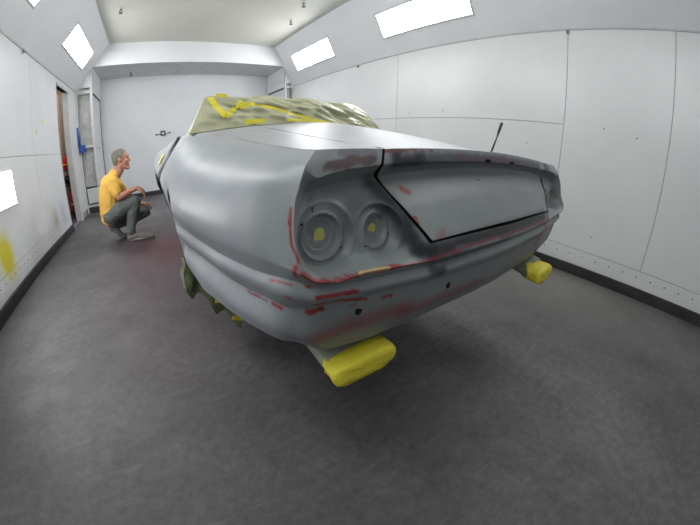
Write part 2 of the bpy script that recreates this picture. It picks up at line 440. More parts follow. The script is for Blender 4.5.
for z in (0.10, 0.64, 0.93): box('shelf', -0.16, 0.17, -0.12, 0.12, z-.005, z+0.015, M_black, rk, bevel=0.002)
for x in (-0.16, 0.15):
    for y in (-0.12, 0.10): box('post', x, x+0.02, y, y+0.02, 0, 0.93, M_black, rk)
def canister(name, loc, r, h, label, cat, m, valve=True):
    t = empty(name, loc); tag(t, label, cat)
    prof = [(0.0, r*0.9), (0.01, r), (h*0.8, r), (h*0.9, r*0.72), (h*0.95, r*0.35)]
    vs, fs = tube_data([(0, 0, z) for z, _ in prof], [q for _, q in prof], 18)
    me = bpy.data.meshes.new('tank'); me.from_pydata(vs, [], fs); link('tank', me, m, t, True)
    tube('valve', [(0, 0, h*0.94), (0, 0, h*1.04)], r*0.3, M_black, t)
    tube('hose', [(r*0.2, 0, h*1.02), (r*0.9, -r*0.3, h*1.02), (r*1.2, -r*0.4, h*0.8), (r*1.1, -r*0.4, h*0.4)], r*0.13, M_black, t)
    tube('label_band', [(0, 0, h*0.34), (0, 0, h*0.42)], r*1.01, M_yellow, t, 18)
    return t
canister('fire_extinguisher', (-1.745, 6.80, 0.95), 0.06, 0.29, 'red fire extinguisher with a yellow band on the rack in the doorway', 'extinguisher', M_red)
canister('gas_canister', (-1.70, 6.80, 0.12), 0.06, 0.44, 'tall red canister on the lowest shelf in the doorway', 'canister', M_red)
t = empty('side_room_fill_lamp', (-2.3, 6.3, 2.69)); tag(t, 'unseen lamp added to light the small room behind the doorway', 'light')
box('diffuser', -0.15, 0.15, -0.5, 0.5, -0.03, 0.0, mat('side room fill lamp', (0.9, 0.9, 0.9, 1), 0.5, emit=16.0), t)  # unseen fill, added because the doorway interior came out dark
# a dark crumpled bag on the middle shelf
def blob(name, loc, r, m, parent=None, sc=(1, 1, 1), amp=0.2, f=3.0, sub=3, seed=0):
    bm = bmesh.new(); bmesh.ops.create_icosphere(bm, subdivisions=sub, radius=1.0)
    for v in bm.verts:
        k = 1+amp*mnoise.noise(v.co*f+Vector((seed, seed, seed)))
        v.co = Vector((v.co.x*sc[0], v.co.y*sc[1], v.co.z*sc[2]))*k*r
    me = bpy.data.meshes.new(name); bm.to_mesh(me); bm.free()
    o = link(name, me, m, parent, True); o.location = loc; return o
tag(blob('bag', (-1.74, 6.84, 0.757), 0.10, M_black, sc=(1, 0.8, 0.95)), 'dark crumpled bag on the middle shelf in the doorway', 'bag')
# blue clamp handle on the column
t = empty('blue_clamp', (-1.425, YF-0.03, 1.33)); tag(t, 'blue plastic clamp with an upright handle on the left corner column', 'clamp')
box('clamp_body', -0.05, 0.085, -0.05, 0.005, -0.10, 0.05, M_blue, t, bevel=0.012)
tube('handle', [(-0.03, -0.02, 0.0), (-0.045, -0.03, 0.2), (-0.055, -0.03, 0.40)], [0.030, 0.036, 0.026], M_blue, t)
tube('rod', [(0.07, -0.02, -0.02), (0.25, -0.01, 0.0)], 0.012, M_frame, t)
tube('jaw', [(0.0, -0.03, -0.08), (0.03, -0.06, -0.12)], 0.014, M_blue, t)
# ceiling sprinklers
def sprinkler(loc, label):
    t = empty('sprinkler', loc); tag(t, label, 'sprinkler')
    vs, fs = tube_data([(0, 0, 0), (0, 0, -0.008)], 0.05, 16); me = bpy.data.meshes.new('rose'); me.from_pydata(vs, [], fs); link('rose', me, M_ceil, t)
    tube('body', [(0, 0, -0.005), (0, 0, -0.05)], 0.014, M_chrome, t)
    tube('frame_arm', [(-0.014, 0, -0.03), (-0.024, 0, -0.055), (0, 0, -0.085)], 0.004, M_screw, t, 6)
    tube('frame_arm', [(0.014, 0, -0.03), (0.024, 0, -0.055), (0, 0, -0.085)], 0.004, M_screw, t, 6)
    tube('deflector', [(0, 0, -0.083), (0, 0, -0.089)], 0.032, M_screw, t, 12)
sprinkler((-0.459, 5.29, ZC), 'small metal sprinkler head on the left of the ceiling')
sprinkler((2.388, 5.293, ZC), 'small metal sprinkler head on the right of the ceiling near the back')
sprinkler((2.227, 4.479, ZC), 'dark sprinkler head on the ceiling at the top edge of the photo')
sprinkler((-0.39, 7.744, ZSOF), 'sprinkler head under the bulkhead by the back wall')
# black fitting on the back wall
t = empty('wall_valve', (0.32, YB, 1.47)); tag(t, 'small black square fitting with two side arms on the back wall', 'wall fitting')
box('clamp_ring', -0.055, 0.055, -0.035, 0, 0.045, 0.07, M_black, t, bevel=0.004)
box('clamp_ring', -0.055, 0.055, -0.035, 0, -0.045, -0.02, M_black, t, bevel=0.004)
box('clamp_ring', -0.06, -0.038, -0.035, 0, -0.04, 0.065, M_black, t, bevel=0.004)
box('clamp_ring', 0.038, 0.06, -0.035, 0, -0.04, 0.065, M_black, t, bevel=0.004)
box('face_plate', -0.038, 0.038, -0.02, 0, -0.02, 0.045, M_frame, t)
for s in (-1, 1):
    tube('arm', [(s*0.055, -0.015, -0.005), (s*0.16, -0.015, 0.008*s)], 0.005, M_screw, t, 6)
    blob('knob', (s*0.165, -0.015, 0.012*s), 0.02, M_black, t, amp=0.0, sub=2)
# ------------------------------------------------------------------ the car: surfaces from a control net (u across, v forwards, z up)
def axis_interp(P, S, sub):
    """cubic interpolation of P (n,m,k) along axis 0, S (n,m) sharpness 0..1, sub = subdivisions per span"""
    n = P.shape[0]
    h = np.linalg.norm(np.diff(P[..., :3], axis=0), axis=2).mean(axis=1)+1e-6
    D = np.diff(P, axis=0)/h[:, None, None]
    T = np.zeros_like(P)
    T[1:-1] = (D[:-1]*h[1:, None, None] + D[1:]*h[:-1, None, None])/(h[1:]+h[:-1])[:, None, None]
    T[0] = D[0]; T[-1] = D[-1]
    s = S[..., None]
    out, par = [], []
    for i in range(n-1):
        a = T[i]*(1-s[i]) + D[i]*s[i]; b = T[i+1]*(1-s[i+1]) + D[i]*s[i+1]
        for k in range(sub[i] + (1 if i == n-2 else 0)):
            t = k/sub[i]; t2 = t*t; t3 = t2*t
            out.append((2*t3-3*t2+1)*P[i] + (t3-2*t2+t)*h[i]*a + (-2*t3+3*t2)*P[i+1] + (t3-t2)*h[i]*b)
            par.append(i+t)
    return np.array(out), np.array(par)

def surface(P, Si, Sj, subi, subj):
    """Si: sharpness across stations, Sj: sharpness across keys"""
    P = np.asarray(P, float)
    A = np.concatenate([P, Si[..., None]], -1)
    B, pj = axis_interp(A.transpose(1, 0, 2), Sj.T, subj)
    B = B.transpose(1, 0, 2)
    C, pi = axis_interp(B[..., :3], np.clip(B[..., 3], 0, 1), subi)
    return C, pi, pj

def crown(v):
    return float(np.interp(v, [0.45, 0.9, 1.4, 2.4, 4.9], [0.018, 0.025, 0.05, 0.05, 0.04]))

# natural side sections, v: 12 keys (u, z)
SEC = {
 0.58: [(-.694,1.038),(-.745,1.012),(-.785,.975),(-.805,.92),(-.815,.87),(-.816,.835),(-.800,.790),(-.806,.765),(-.785,.722),(-.795,.66),(-.765,.60),(-.62,.60)],
 0.66: [(-.690,1.042),(-.752,1.016),(-.800,.975),(-.828,.92),(-.840,.87),(-.840,.835),(-.822,.790),(-.828,.763),(-.802,.715),(-.815,.657),(-.795,.60),(-.62,.60)],
 0.75: [(-.685,1.047),(-.760,1.020),(-.815,.975),(-.848,.92),(-.862,.87),(-.861,.835),(-.843,.790),(-.849,.760),(-.818,.710),(-.832,.655),(-.820,.60),(-.62,.60)],
 0.95: [(-.675,1.062),(-.770,1.035),(-.840,.985),(-.880,.92),(-.895,.87),(-.893,.835),(-.874,.790),(-.876,.755),(-.848,.710),(-.865,.655),(-.862,.60),(-.62,.60)],
 1.13: [(-.670,1.080),(-.775,1.050),(-.850,.995),(-.893,.93),(-.908,.88),(-.910,.84),(-.897,.790),(-.900,.755),(-.878,.710),(-.886,.655),(-.872,.60),(-.62,.60)],
 1.53: [(-.695,1.118),(-.775,1.080),(-.836,1.02),(-.877,.955),(-.902,.90),(-.908,.85),(-.905,.790),(-.900,.755),(-.892,.710),(-.885,.655),(-.872,.58),(-.62,.60)],
 1.95: [(-.700,1.130),(-.757,1.085),(-.815,1.02),(-.856,.95),(-.882,.90),(-.890,.85),(-.882,.790),(-.874,.745),(-.855,.700),(-.832,.640),(-.800,.54),(-.62,.60)],
 2.35: [(-.707,1.136),(-.766,1.06),(-.808,.994),(-.852,.93),(-.873,.89),(-.877,.855),(-.852,.80),(-.838,.75),(-.818,.700),(-.790,.620),(-.760,.52),(-.62,.60)],
 3.10: [(-.700,1.120),(-.752,1.06),(-.798,.994),(-.838,.93),(-.860,.89),(-.860,.855),(-.845,.80),(-.828,.75),(-.808,.700),(-.780,.620),(-.750,.50),(-.62,.60)],
 3.95: [(-.690,1.085),(-.762,1.05),(-.815,.994),(-.848,.93),(-.862,.89),(-.860,.855),(-.845,.80),(-.828,.75),(-.808,.700),(-.780,.620),(-.750,.50),(-.62,.60)],
 4.45: [(-.62,.985),(-.70,.955),(-.75,.915),(-.785,.875),(-.80,.84),(-.81,.81),(-.815,.77),(-.815,.73),(-.81,.68),(-.80,.61),(-.77,.53),(-.60,.48)],
 4.75: [(-.50,.90),(-.56,.875),(-.60,.845),(-.63,.82),(-.65,.79),(-.66,.77),(-.665,.735),(-.665,.70),(-.655,.65),(-.64,.60),(-.60,.54),(-.50,.50)],
}
_vs = sorted(SEC); _arr = np.array([SEC[v] for v in _vs])
ARCHES = [(1.53, 0.50, 0.372), (3.95, 0.50, 0.365)]
def side_section(v):
    S = np.array([[np.interp(v, _vs, _arr[:, k, c]) for c in (0, 1)] for k in range(12)])
    for (vc, zc, R) in ARCHES:
        if abs(v-vc) < R:
            za = zc+math.sqrt(max(R*R-(v-vc)**2, 0))
            if za > S[10, 1]+1e-4:
                zz = S[:11, 1][::-1]; uu = S[:11, 0][::-1]
                z3 = S[3, 1]
                for k in range(4, 11):
                    z = z3+(S[k, 1]-z3)*(za-z3)/(S[10, 1]-z3) if za < z3 else z3
                    S[k] = (np.interp(z, zz, uu), z)
                S[11] = (S[10, 0]+0.10, S[10, 1]-0.0)
    return S

SIDE_V = [4.75,4.6,4.45,4.315,4.30,4.26,4.20,4.12,4.03,3.95,3.87,3.78,3.70,3.64,3.60,3.585,3.4,3.10,2.7,2.35,2.1,1.95,1.889,1.875,1.85,1.80,1.73,1.63,1.53,1.43,1.33,1.26,1.21,1.185,1.171,1.13,1.05,0.95,0.85,0.75,0.66,0.58]
SV = []
for v in SIDE_V:
    s = side_section(v)
    for q in (4.315, 3.585, 1.889, 1.171):
        pass
    SV.append([(a, v, z) for a, z in s])
# nose, closed towards the middle
NOSE = []
for v, f in ((4.88, 0.0), (4.865, 0.45), (4.82, 0.8)):
    s = side_section(4.75)
    NOSE.append([(a*f/0.95, v-0.02*abs(k-5)*0.5, z) for k, (a, z) in enumerate(s)])
# rear stations: bend of the corner then across the tail (u, v, z)
C0 = [(-.700,.497,1.037),(-.732,.480,1.008),(-.749,.470,.977),(-.765,.460,.935),(-.771,.450,.885),(-.774,.425,.834),(-.768,.455,.806),(-.775,.450,.778),(-.762,.480,.735),(-.762,.500,.66),(-.725,.530,.600),(-.60,.60,.60)]
R1 = [(-.680,.490,1.038),(-.712,.474,.988),(-.716,.505,.957),(-.738,.484,.915),(-.746,.474,.850),(-.742,.420,.812),(-.738,.436,.795),(-.742,.430,.772),(-.738,.452,.742),(-.735,.470,.66),(-.700,.505,.590),(-.58,.60,.60)]
R1b= [(-.650,.487,1.039),(-.690,.473,.992),(-.692,.509,.962),(-.705,.486,.910),(-.706,.472,.833),(-.702,.418,.808),(-.702,.434,.789),(-.704,.427,.768),(-.702,.440,.746),(-.70,.458,.66),(-.68,.497,.585),(-.56,.60,.60)]
R2 = [(-.610,.484,1.040),(-.645,.472,1.001),(-.645,.510,.969),(-.652,.486,.905),(-.650,.470,.826),(-.645,.416,.807),(-.645,.430,.784),(-.645,.423,.765),(-.645,.433,.743),(-.64,.450,.66),(-.625,.490,.580),(-.52,.60,.60)]
R3 = [(-.580,.483,1.0405),(-.602,.472,1.004),(-.597,.510,.974),(-.588,.483,.905),(-.570,.464,.822),(-.565,.412,.802),(-.565,.425,.780),(-.565,.418,.760),(-.565,.428,.740),(-.56,.444,.655),(-.55,.484,.575),(-.48,.60,.60)]
R4 = [(-.560,.482,1.0410),(-.574,.473,1.007),(-.563,.509,.977),(-.532,.474,.905),(-.500,.444,.822),(-.500,.408,.797),(-.500,.420,.777),(-.500,.412,.756),(-.500,.424,.736),(-.50,.438,.652),(-.50,.478,.58),(-.44,.60,.60)]
G  = [(-.548,.481,1.041),(-.558,.473,1.009),(-.545,.508,.978),(-.496,.459,.905),(-.445,.414,.832),(-.440,.404,.792),(-.440,.415,.773),(-.440,.407,.753),(-.440,.419,.730),(-.44,.432,.650),(-.44,.470,.582),(-.40,.60,.60)]
TAIL_STATIONS = [C0, R1, R1b, R2, R3, R4, G]
# below the panel, from G to the middle (keys 4..11)
def low(u):
    f = 1-abs(u)/0.44
    return [(u,.414-.012*f,.832-.002*f),(u,.404-.010*f,.792-.006*f),(u,.415-.010*f,.773-.004*f),(u,.407-.010*f,.751-.008*f),(u,.419-.010*f,.726-.016*f),(u,.432-.012*f,.648),(u,.470-.018*f,.585),(u*0.9,.60,.60)]

def build_net():
    net = np.array(NOSE + SV + TAIL_STATIONS)
    n = len(net); iC = len(NOSE)+len(SV)
    Si = np.zeros((n, 12)); Sj = np.zeros((n, 12))
    Si[iC, :6] = [1.0, 1, 1, 1, 0.9, 0.8]
    # key sharpness: side
    for i in range(n):
        v = net[i, 3, 1]
        rear = i >= iC
        arch = any(abs(v-a[0]) < a[2]+.005 for a in ARCHES) and not rear
        f = 0.0 if arch or v > 1.9 else float(np.interp(v, [0.9, 1.17], [1, 0.25]))
        Sj[i, 0] = 1.0
        Sj[i, 6] = 1.0*f if not rear else .8; Sj[i, 8] = 1.0*f if not rear else 1.0; Sj[i, 10] = 1.0
        Sj[i, 5] = 0.3*f
        if rear:
            Sj[i, 1] = 0.8; Sj[i, 2] = 0.5; Sj[i, 5] = 0.9; Sj[i, 4] = 0.3
        for a in ARCHES:
            if abs(abs(v-a[0])-a[2]) < 0.012 and not rear: Si[i, 4:] = 1
    return net, Si, Sj, iC

LAMPS = [(-.691, .870, .066, .0415, .0145), (-.560, .866, .056, .034, .0118)]
def smooth(a, b, x):
    t = np.clip((x-a)/(b-a), 0, 1); return t*t*(3-2*t)
def lamp_dish(P):
    """press the round lamp seats into the tail (displacement along v)"""
    for (u0, z0, R, r, d) in LAMPS:
        q = np.hypot(np.abs(P[..., 0])+u0, P[..., 2]-z0)
        q = np.where(P[..., 1] < 0.56, q, 9.0)
        flat = smooth(R*1.05, R*0.9, q)
        # flatten the seat to a common plane, then step in
        plane = 0.489 + 0.10*(P[..., 2]-z0) if u0 < -.65 else 0.480 + 0.22*(P[..., 2]-z0) - 0.10*(np.abs(P[..., 0])+u0)
        P[..., 1] = P[..., 1]*(1-flat) + plane*flat
        P[..., 1] -= 0.003*np.exp(-((q-R*1.06)/0.005)**2)          # raised rim
        P[..., 1] += 0.009*smooth(r+.0025, r-.0015, q) - 0.0035*np.exp(-((q-r*1.12)/0.003)**2)
        P[..., 1] += 0.003*smooth(r*0.72, r*0.66, q)
    return P

def deck_z(u, v, z0, u0):
    return z0 + crown(v)*(1-(abs(u)/abs(u0))**1.3)
STROKES = [
 ((140, 48, 52), 1, 0.0026, [(-0.767, 0.47, 0.939), (-0.771, 0.465, 0.911), (-0.775, 0.456, 0.879), (-0.773, 0.434, 0.853)]),
 ((140, 48, 52), 1, 0.0049, [(-0.777, 0.438, 0.841), (-0.776, 0.443, 0.825)]),
 ((140, 48, 52), 1, 0.0088, [(-0.77, 0.424, 0.831), (-0.755, 0.421, 0.819), (-0.738, 0.419, 0.811)]),
 ((140, 48, 52), 1, 0.0064, [(-0.733, 0.417, 0.81), (-0.684, 0.419, 0.801), (-0.652, 0.418, 0.803)]),
 ((140, 48, 52), 1, 0.0048, [(-0.656, 0.414, 0.807), (-0.585, 0.415, 0.8)]),
 ((140, 48, 52), 1, 0.0063, [(-0.595, 0.414, 0.804), (-0.549, 0.411, 0.801)]),
 ((140, 48, 52), 0.7, 0.003, [(-0.561, 0.411, 0.802), (-0.47, 0.406, 0.795), (-0.373, 0.404, 0.797), (-0.226, 0.402, 0.801), (0.063, 0.398, 0.799), (0.418, 0.405, 0.797)]),
 ((140, 48, 52), 1, 0.0022, [(-0.755, 0.443, 0.797), (-0.747, 0.439, 0.798)]),
 ((140, 48, 52), 1, 0.0037, [(-0.74, 0.429, 0.776), (-0.693, 0.427, 0.77), (-0.649, 0.423, 0.765)]),
 ((140, 48, 52), 1, 0.003, [(-0.741, 0.439, 0.757), (-0.688, 0.433, 0.753), (-0.615, 0.432, 0.733)]),
 ((140, 48, 52), 1, 0.0052, [(-0.745, 0.46, 0.732), (-0.721, 0.447, 0.736)]),
 ((140, 48, 52), 0.9, 0.0019, [(-0.794, 0.521, 0.791), (-0.786, 0.482, 0.797), (-0.776, 0.459, 0.798)]),
 ((140, 48, 52), 1, 0.0043, [(-0.781, 0.55, 0.719), (-0.776, 0.515, 0.722)]),
 ((140, 48, 52), 0.8, 0.0019, [(-0.821, 0.705, 0.729), (-0.8, 0.644, 0.71), (-0.785, 0.573, 0.716)]),
 ((140, 48, 52), 0.9, 0.0023, [(-0.787, 0.474, 0.771), (-0.779, 0.459, 0.772)]),
 ((140, 48, 52), 1, 0.0034, [(-0.569, 0.431, 0.723), (-0.544, 0.43, 0.722)]),
 ((140, 48, 52), 0.8, 0.0023, [(-0.655, 0.437, 0.727), (-0.644, 0.436, 0.726)]),
 ((140, 48, 52), 0.55, 0.0253, [(-0.718, 0.467, 0.649), (-0.66, 0.45, 0.668), (-0.575, 0.443, 0.664), (-0.489, 0.433, 0.667)]),
 ((140, 48, 52), 0.45, 0.0235, [(-0.482, 0.436, 0.651), (-0.344, 0.429, 0.648), (-0.122, 0.428, 0.639)]),
 ((140, 48, 52), 0.75, 0.0245, [(0.381, 0.421, 0.702), (0.44, 0.407, 0.751), (0.44, 0.407, 0.803)]),
 ((140, 48, 52), 1, 0.0076, [(-0.469, 0.487, 0.952), (-0.458, 0.482, 0.944)]),
 ((140, 48, 52), 0.9, 0.0046, [(-0.467, 0.447, 0.889), (-0.462, 0.441, 0.879)]),
 ((140, 48, 52), 0.5, 0.0086, [(-0.412, 0.416, 0.842), (-0.384, 0.422, 0.852)]),
 ((84, 58, 58), 0.8, 0.0078, [(-0.684, 0.477, 1.006), (-0.628, 0.475, 1.015), (-0.58, 0.475, 1.017)]),  # red-brown lip band, darkened to put in the shade there
 ((96, 88, 92), 0.5, 0.0081, [(-0.646, 0.484, 1.032), (-0.571, 0.479, 1.029)]),
 ((205, 175, 122), 1, 0.0052, [(-0.649, 0.415, 0.807), (-0.606, 0.414, 0.805), (-0.575, 0.412, 0.803)]),
 ((150, 112, 122), 0.7, 0.0025, [(-0.685, 1.363, 1.102), (-0.673, 1.033, 1.07), (-0.685, 0.75, 1.047), (-0.7, 0.497, 1.037)]),
 ((120, 60, 66), 0.8, 0.0023, [(-0.55, 0.48, 1.036), (-0.466, 0.48, 1.04), (-0.385, 0.478, 1.042)]),
 ((30, 33, 40), 0.95, 0.0205, [(-0.51, 0.477, 1.025), (-0.51, 0.472, 1.01), (-0.437, 0.472, 1.018)]),  # dark strokes from here: guide coat plus shade painted along lip and gap
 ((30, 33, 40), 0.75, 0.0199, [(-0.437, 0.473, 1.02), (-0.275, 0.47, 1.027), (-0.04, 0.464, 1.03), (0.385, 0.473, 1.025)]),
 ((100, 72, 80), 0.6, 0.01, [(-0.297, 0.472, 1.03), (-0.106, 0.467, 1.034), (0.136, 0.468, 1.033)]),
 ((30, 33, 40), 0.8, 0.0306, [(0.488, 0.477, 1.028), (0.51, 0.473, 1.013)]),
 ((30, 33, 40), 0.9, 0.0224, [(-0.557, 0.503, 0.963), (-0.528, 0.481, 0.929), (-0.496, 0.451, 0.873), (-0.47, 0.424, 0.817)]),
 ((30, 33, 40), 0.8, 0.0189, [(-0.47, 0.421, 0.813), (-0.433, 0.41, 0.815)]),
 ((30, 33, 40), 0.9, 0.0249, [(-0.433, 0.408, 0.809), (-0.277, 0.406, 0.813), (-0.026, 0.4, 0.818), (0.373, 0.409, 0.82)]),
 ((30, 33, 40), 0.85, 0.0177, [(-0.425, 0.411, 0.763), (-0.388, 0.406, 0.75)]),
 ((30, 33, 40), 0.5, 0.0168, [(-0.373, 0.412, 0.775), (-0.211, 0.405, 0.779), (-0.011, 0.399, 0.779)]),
 ((30, 33, 40), 0.4, 0.0198, [(0.463, 0.443, 0.882), (0.44, 0.412, 0.834)]),
 ((150, 155, 162), 0.4, 0.0088, [(-0.336, 0.404, 0.802), (-0.248, 0.401, 0.795), (-0.1, 0.397, 0.794)]),
 ((72, 78, 88), 0.45, 0.0193, [(-0.627, 0.483, 0.885), (-0.618, 0.49, 0.921), (-0.566, 0.487, 0.93), (-0.515, 0.465, 0.905), (-0.503, 0.449, 0.849)]),  # recess shade around the lamp seats, put into the paint
]
PSI = math.radians(2)
car = empty('car', (math.cos(PSI), math.sin(PSI), 0.0), PSI)
tag(car, 'low grey primed sports car seen from its tail, stripped for painting, on stands', 'car')
M_paint = mat('grey primer with guide coat and painted shade', (0.3, 0.3, 0.3, 1), 0.43, var=0.08, scale=9, attr='paint', bump=0.02, bscale=14, spec=0.45)
M_gapdark = mat('black inside the shut lines', srgb(14, 14, 16), 0.9)
M_under = mat('dark underbody', srgb(40, 40, 42), 0.9)
PRIMER = np.array(srgb(158, 162, 167)[:3]); PRIMER_SHADED = np.array(srgb(134, 140, 141)[:3])  # second tone: greenish grey with the tail's shade put in

def paint_vertices(me, V, base):
    """base colour per vertex: primer, bare red patches, filler, dark guide coat and painted-in shade"""
    C = np.tile(np.array(base), (len(V), 1)).astype(float)
    if 1:
        rear = smooth(0.60, 0.52, V[:, 1])*smooth(1.025, 1.0, V[:, 2])
        C = C*(1-rear[:, None]) + PRIMER_SHADED*rear[:, None]
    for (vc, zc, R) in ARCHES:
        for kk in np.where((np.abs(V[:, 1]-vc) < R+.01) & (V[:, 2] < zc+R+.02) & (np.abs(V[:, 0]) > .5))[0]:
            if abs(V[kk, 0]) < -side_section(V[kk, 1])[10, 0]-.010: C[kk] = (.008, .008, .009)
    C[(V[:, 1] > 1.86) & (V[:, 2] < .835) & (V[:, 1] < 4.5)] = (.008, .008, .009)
    nz = np.array([mnoise.noise(Vector((x*55, y*55, z*55))) + 0.5*mnoise.noise(Vector((x*140, y*140, z*140))) if v_ else 0.0
                   for (x, y, z), v_ in zip(V, V[:, 1] < 1.6)])
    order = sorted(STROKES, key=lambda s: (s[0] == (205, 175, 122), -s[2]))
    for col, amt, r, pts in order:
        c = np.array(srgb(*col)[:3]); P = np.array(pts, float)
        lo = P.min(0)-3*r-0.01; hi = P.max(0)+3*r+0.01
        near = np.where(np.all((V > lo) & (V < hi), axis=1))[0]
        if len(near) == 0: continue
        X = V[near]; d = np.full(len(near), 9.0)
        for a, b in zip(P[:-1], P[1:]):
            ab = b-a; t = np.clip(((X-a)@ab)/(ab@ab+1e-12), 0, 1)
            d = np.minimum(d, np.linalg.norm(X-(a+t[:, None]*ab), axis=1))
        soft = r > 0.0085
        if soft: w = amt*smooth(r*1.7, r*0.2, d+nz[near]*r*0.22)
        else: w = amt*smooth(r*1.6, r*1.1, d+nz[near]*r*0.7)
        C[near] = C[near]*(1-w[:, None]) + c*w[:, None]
    a = me.color_attributes.new('paint', 'FLOAT_COLOR', 'POINT')
    a.data.foreach_set('color', np.concatenate([C, np.ones((len(C), 1))], 1).astype(np.float32).ravel())

def make_mesh(name, grids, m, parent, base=None, merge=True, mirror=True, extra_mats=()):
    bm = bmesh.new()
    for P in grids:
        for sgn in ((1, -1) if mirror else (1,)):
            Q = P.copy(); Q[..., 0] *= sgn
            v, q = grid_mesh(Q)
            bv = [bm.verts.new(p) for p in v.tolist()]
            for f in q.tolist():
                if sgn < 0: f = f[::-1]
                try: bm.faces.new([bv[i] for i in f])
                except ValueError: pass
    if merge: bmesh.ops.remove_doubles(bm, verts=bm.verts, dist=2e-4)
    bad = [f for f in bm.faces if f.calc_area() < 1e-10]
    if bad: bmesh.ops.delete(bm, geom=bad, context='FACES_ONLY')
    bmesh.ops.recalc_face_normals(bm, faces=bm.faces)
    me = bpy.data.meshes.new(name); bm.to_mesh(me); bm.free()
    o = link(name, me, m, parent, True)
    if base is not None: me.set_sharp_from_angle(angle=math.radians(17))
    if base is not None:
        V = np.empty(len(me.vertices)*3); me.vertices.foreach_get('co', V)
        paint_vertices(me, V.reshape(-1, 3), base)
    return o

net, SI, SJ, iC = build_net()
subi = []
for i in range(len(net)-1):
    L_ = np.linalg.norm(net[i+1]-net[i], axis=1).mean()
    st = 0.0028 if i >= iC-2 else (0.008 if net[i, 3, 1] < 1.3 else 0.03)
    subi.append(max(2, int(math.ceil(L_/st))))
subj = [8, 10, 22, 26, 12, 8, 7, 8, 16, 10, 4]
SURF, par_i, par_j = surface(net, SI, SJ, subi, subj)
SURF = lamp_dish(SURF)
# strip below the panel
lows = [TAIL_STATIONS[-1][4:]] + [low(u) for u in (-.32, -.2, -.08, .08, .2, .32)] + [[(-u, v, z) for u, v, z in TAIL_STATIONS[-1][4:]]]
NL = np.array(lows)
SjL = np.zeros(NL.shape[:2]); SjL[:] = [1, .9, .8, 0, 1, 0, 1, 0]
LOWS, _, _ = surface(NL, np.zeros(NL.shape[:2]), SjL, [30]*(len(NL)-1), subj[4:])
# deck strip between the fender crease and the lid
iC_dense = int(np.argmin(np.abs(par_i-iC)))
K0 = SURF[:, 0, :]
side0 = K0[:iC_dense+1]                     # nose ... corner
rim = K0[iC_dense:]                          # corner ... gap
SEAM_V = [0.482, 0.60, 0.9, 1.4, 1.5]; SEAM_U = [-.548, -.500, -.455, -.442, -.441]
LIDV = 1.5
mask = side0[:, 1] <= LIDV
edge = side0[mask][::-1]                     # corner -> v 1.5
z_edge = lambda v: float(np.interp(v, side0[::-1, 1], side0[::-1, 2]))
u_edge = lambda v: float(np.interp(v, side0[::-1, 1], side0[::-1, 0]))
def dz(u, v): return deck_z(u, v, z_edge(v), u_edge(v))
rs = np.linspace(0, 1, len(rim))
DECK = np.zeros((len(edge), len(rim), 3))
for i, e_ in enumerate(edge):
    t = i/(len(edge)-1)
    vv = e_[1]; k = max(0.0, 1-(vv-edge[0, 1])/0.25)
    for j in range(len(rim)):
        f = (rim[j, 0]-rim[0, 0])/(rim[-1, 0]-rim[0, 0])
        us = float(np.interp(vv, SEAM_V, SEAM_U))
        u = e_[0]*(1-f)+us*f
        v = vv + k*(rim[j, 1]-rim[0, 1]*(1)) if i == 0 else vv + k*(rim[j, 1]-rim[0, 1])
        z = e_[2]*(1-f)+dz(us, vv)*f if False else dz(u, vv)
        z += (e_[2]-dz(e_[0], vv))*(1-f)
        zr = rim[j, 2]-dz(rim[j, 0], edge[0, 1]); z += k*k*zr*(1 if i else 1)
        DECK[i, j] = (u, v, z)
DECK[0] = rim
# bonnet and scuttle: across the whole car ahead of the lid
front = side0[side0[:, 1] >= LIDV-1e-6][::-1]
if front[0, 1] > LIDV+1e-4: front = np.vstack([edge[-1:], front])
nf = 31
HOOD = np.zeros((len(front), nf, 3))
for i, (u0, v0, z0) in enumerate(front):
    for j in range(nf):
        s = -1+2*j/(nf-1)
        c = crown(v0)*min(1, abs(u0)/0.6)
        HOOD[i, j] = (abs(u0)*s, v0, z0+c*(1-abs(s)**1.3))
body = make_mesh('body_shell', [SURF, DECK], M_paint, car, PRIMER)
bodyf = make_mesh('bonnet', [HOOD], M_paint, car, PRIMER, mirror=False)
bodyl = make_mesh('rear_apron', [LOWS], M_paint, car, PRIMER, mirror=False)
# undertray
US = np.array([[(s*0.62, v, 0.60) for s in (-1, -.5, 0, .5, 1)] for v in (0.585, 1.2, 2.0, 3.0, 4.0, 4.7)])
US[0, :, 0] *= 0.97
make_mesh('undertray', [US], M_under, car, mirror=False)

# ---- boot lid with the slanted rear panel
GAP = 0.005
def lid_row(kind, s):
    f = 1-s*s; g = 1-abs(s)
    if isinstance(kind, float):
        hw = -float(np.interp(kind, SEAM_V, SEAM_U))-GAP
        u = hw*s
        vv = kind if kind > .6 else kind-0.012*g*(1-(kind-.5)/.1)
        return (u, vv, dz(u, max(kind, .5)))
    T = {'K0': (.548, .481, .012, 1.041, .015), 'K1': (.557, .473, .011, 1.009, .016), 'K2': (.543, .508, .008, .979, .025),
         'K3': (.493, .459, .010, .906, .012), 'K4': (.4415, .414, .010, .8375, .004)}[kind]
    return ((T[0]-GAP*(1.3 if kind in ('K0', 'K1') else 1.5))*s, T[1]-T[2]*g, T[3]+T[4]*f)
kinds = [1.495, 1.3, 1.1, .9, .7, .56, 'K0', 'K1', 'K2', 'K3', 'K4']
ss = np.array([-1, -.97, -.8, -.6, -.4, -.2, 0, .2, .4, .6, .8, .97, 1.0])
NLID = np.array([[lid_row(k, s) for s in ss] for k in kinds])
SiL = np.zeros(NLID.shape[:2]); SiL[6] = .85; SiL[7] = .75; SiL[8] = .5; SiL[10] = 1
LID, _, _ = surface(NLID, SiL, np.zeros(NLID.shape[:2]), [8, 8, 8, 10, 10, 10, 9, 10, 24, 24], [4, 24, 28, 28, 28, 28, 28, 28, 28, 28, 24, 4])
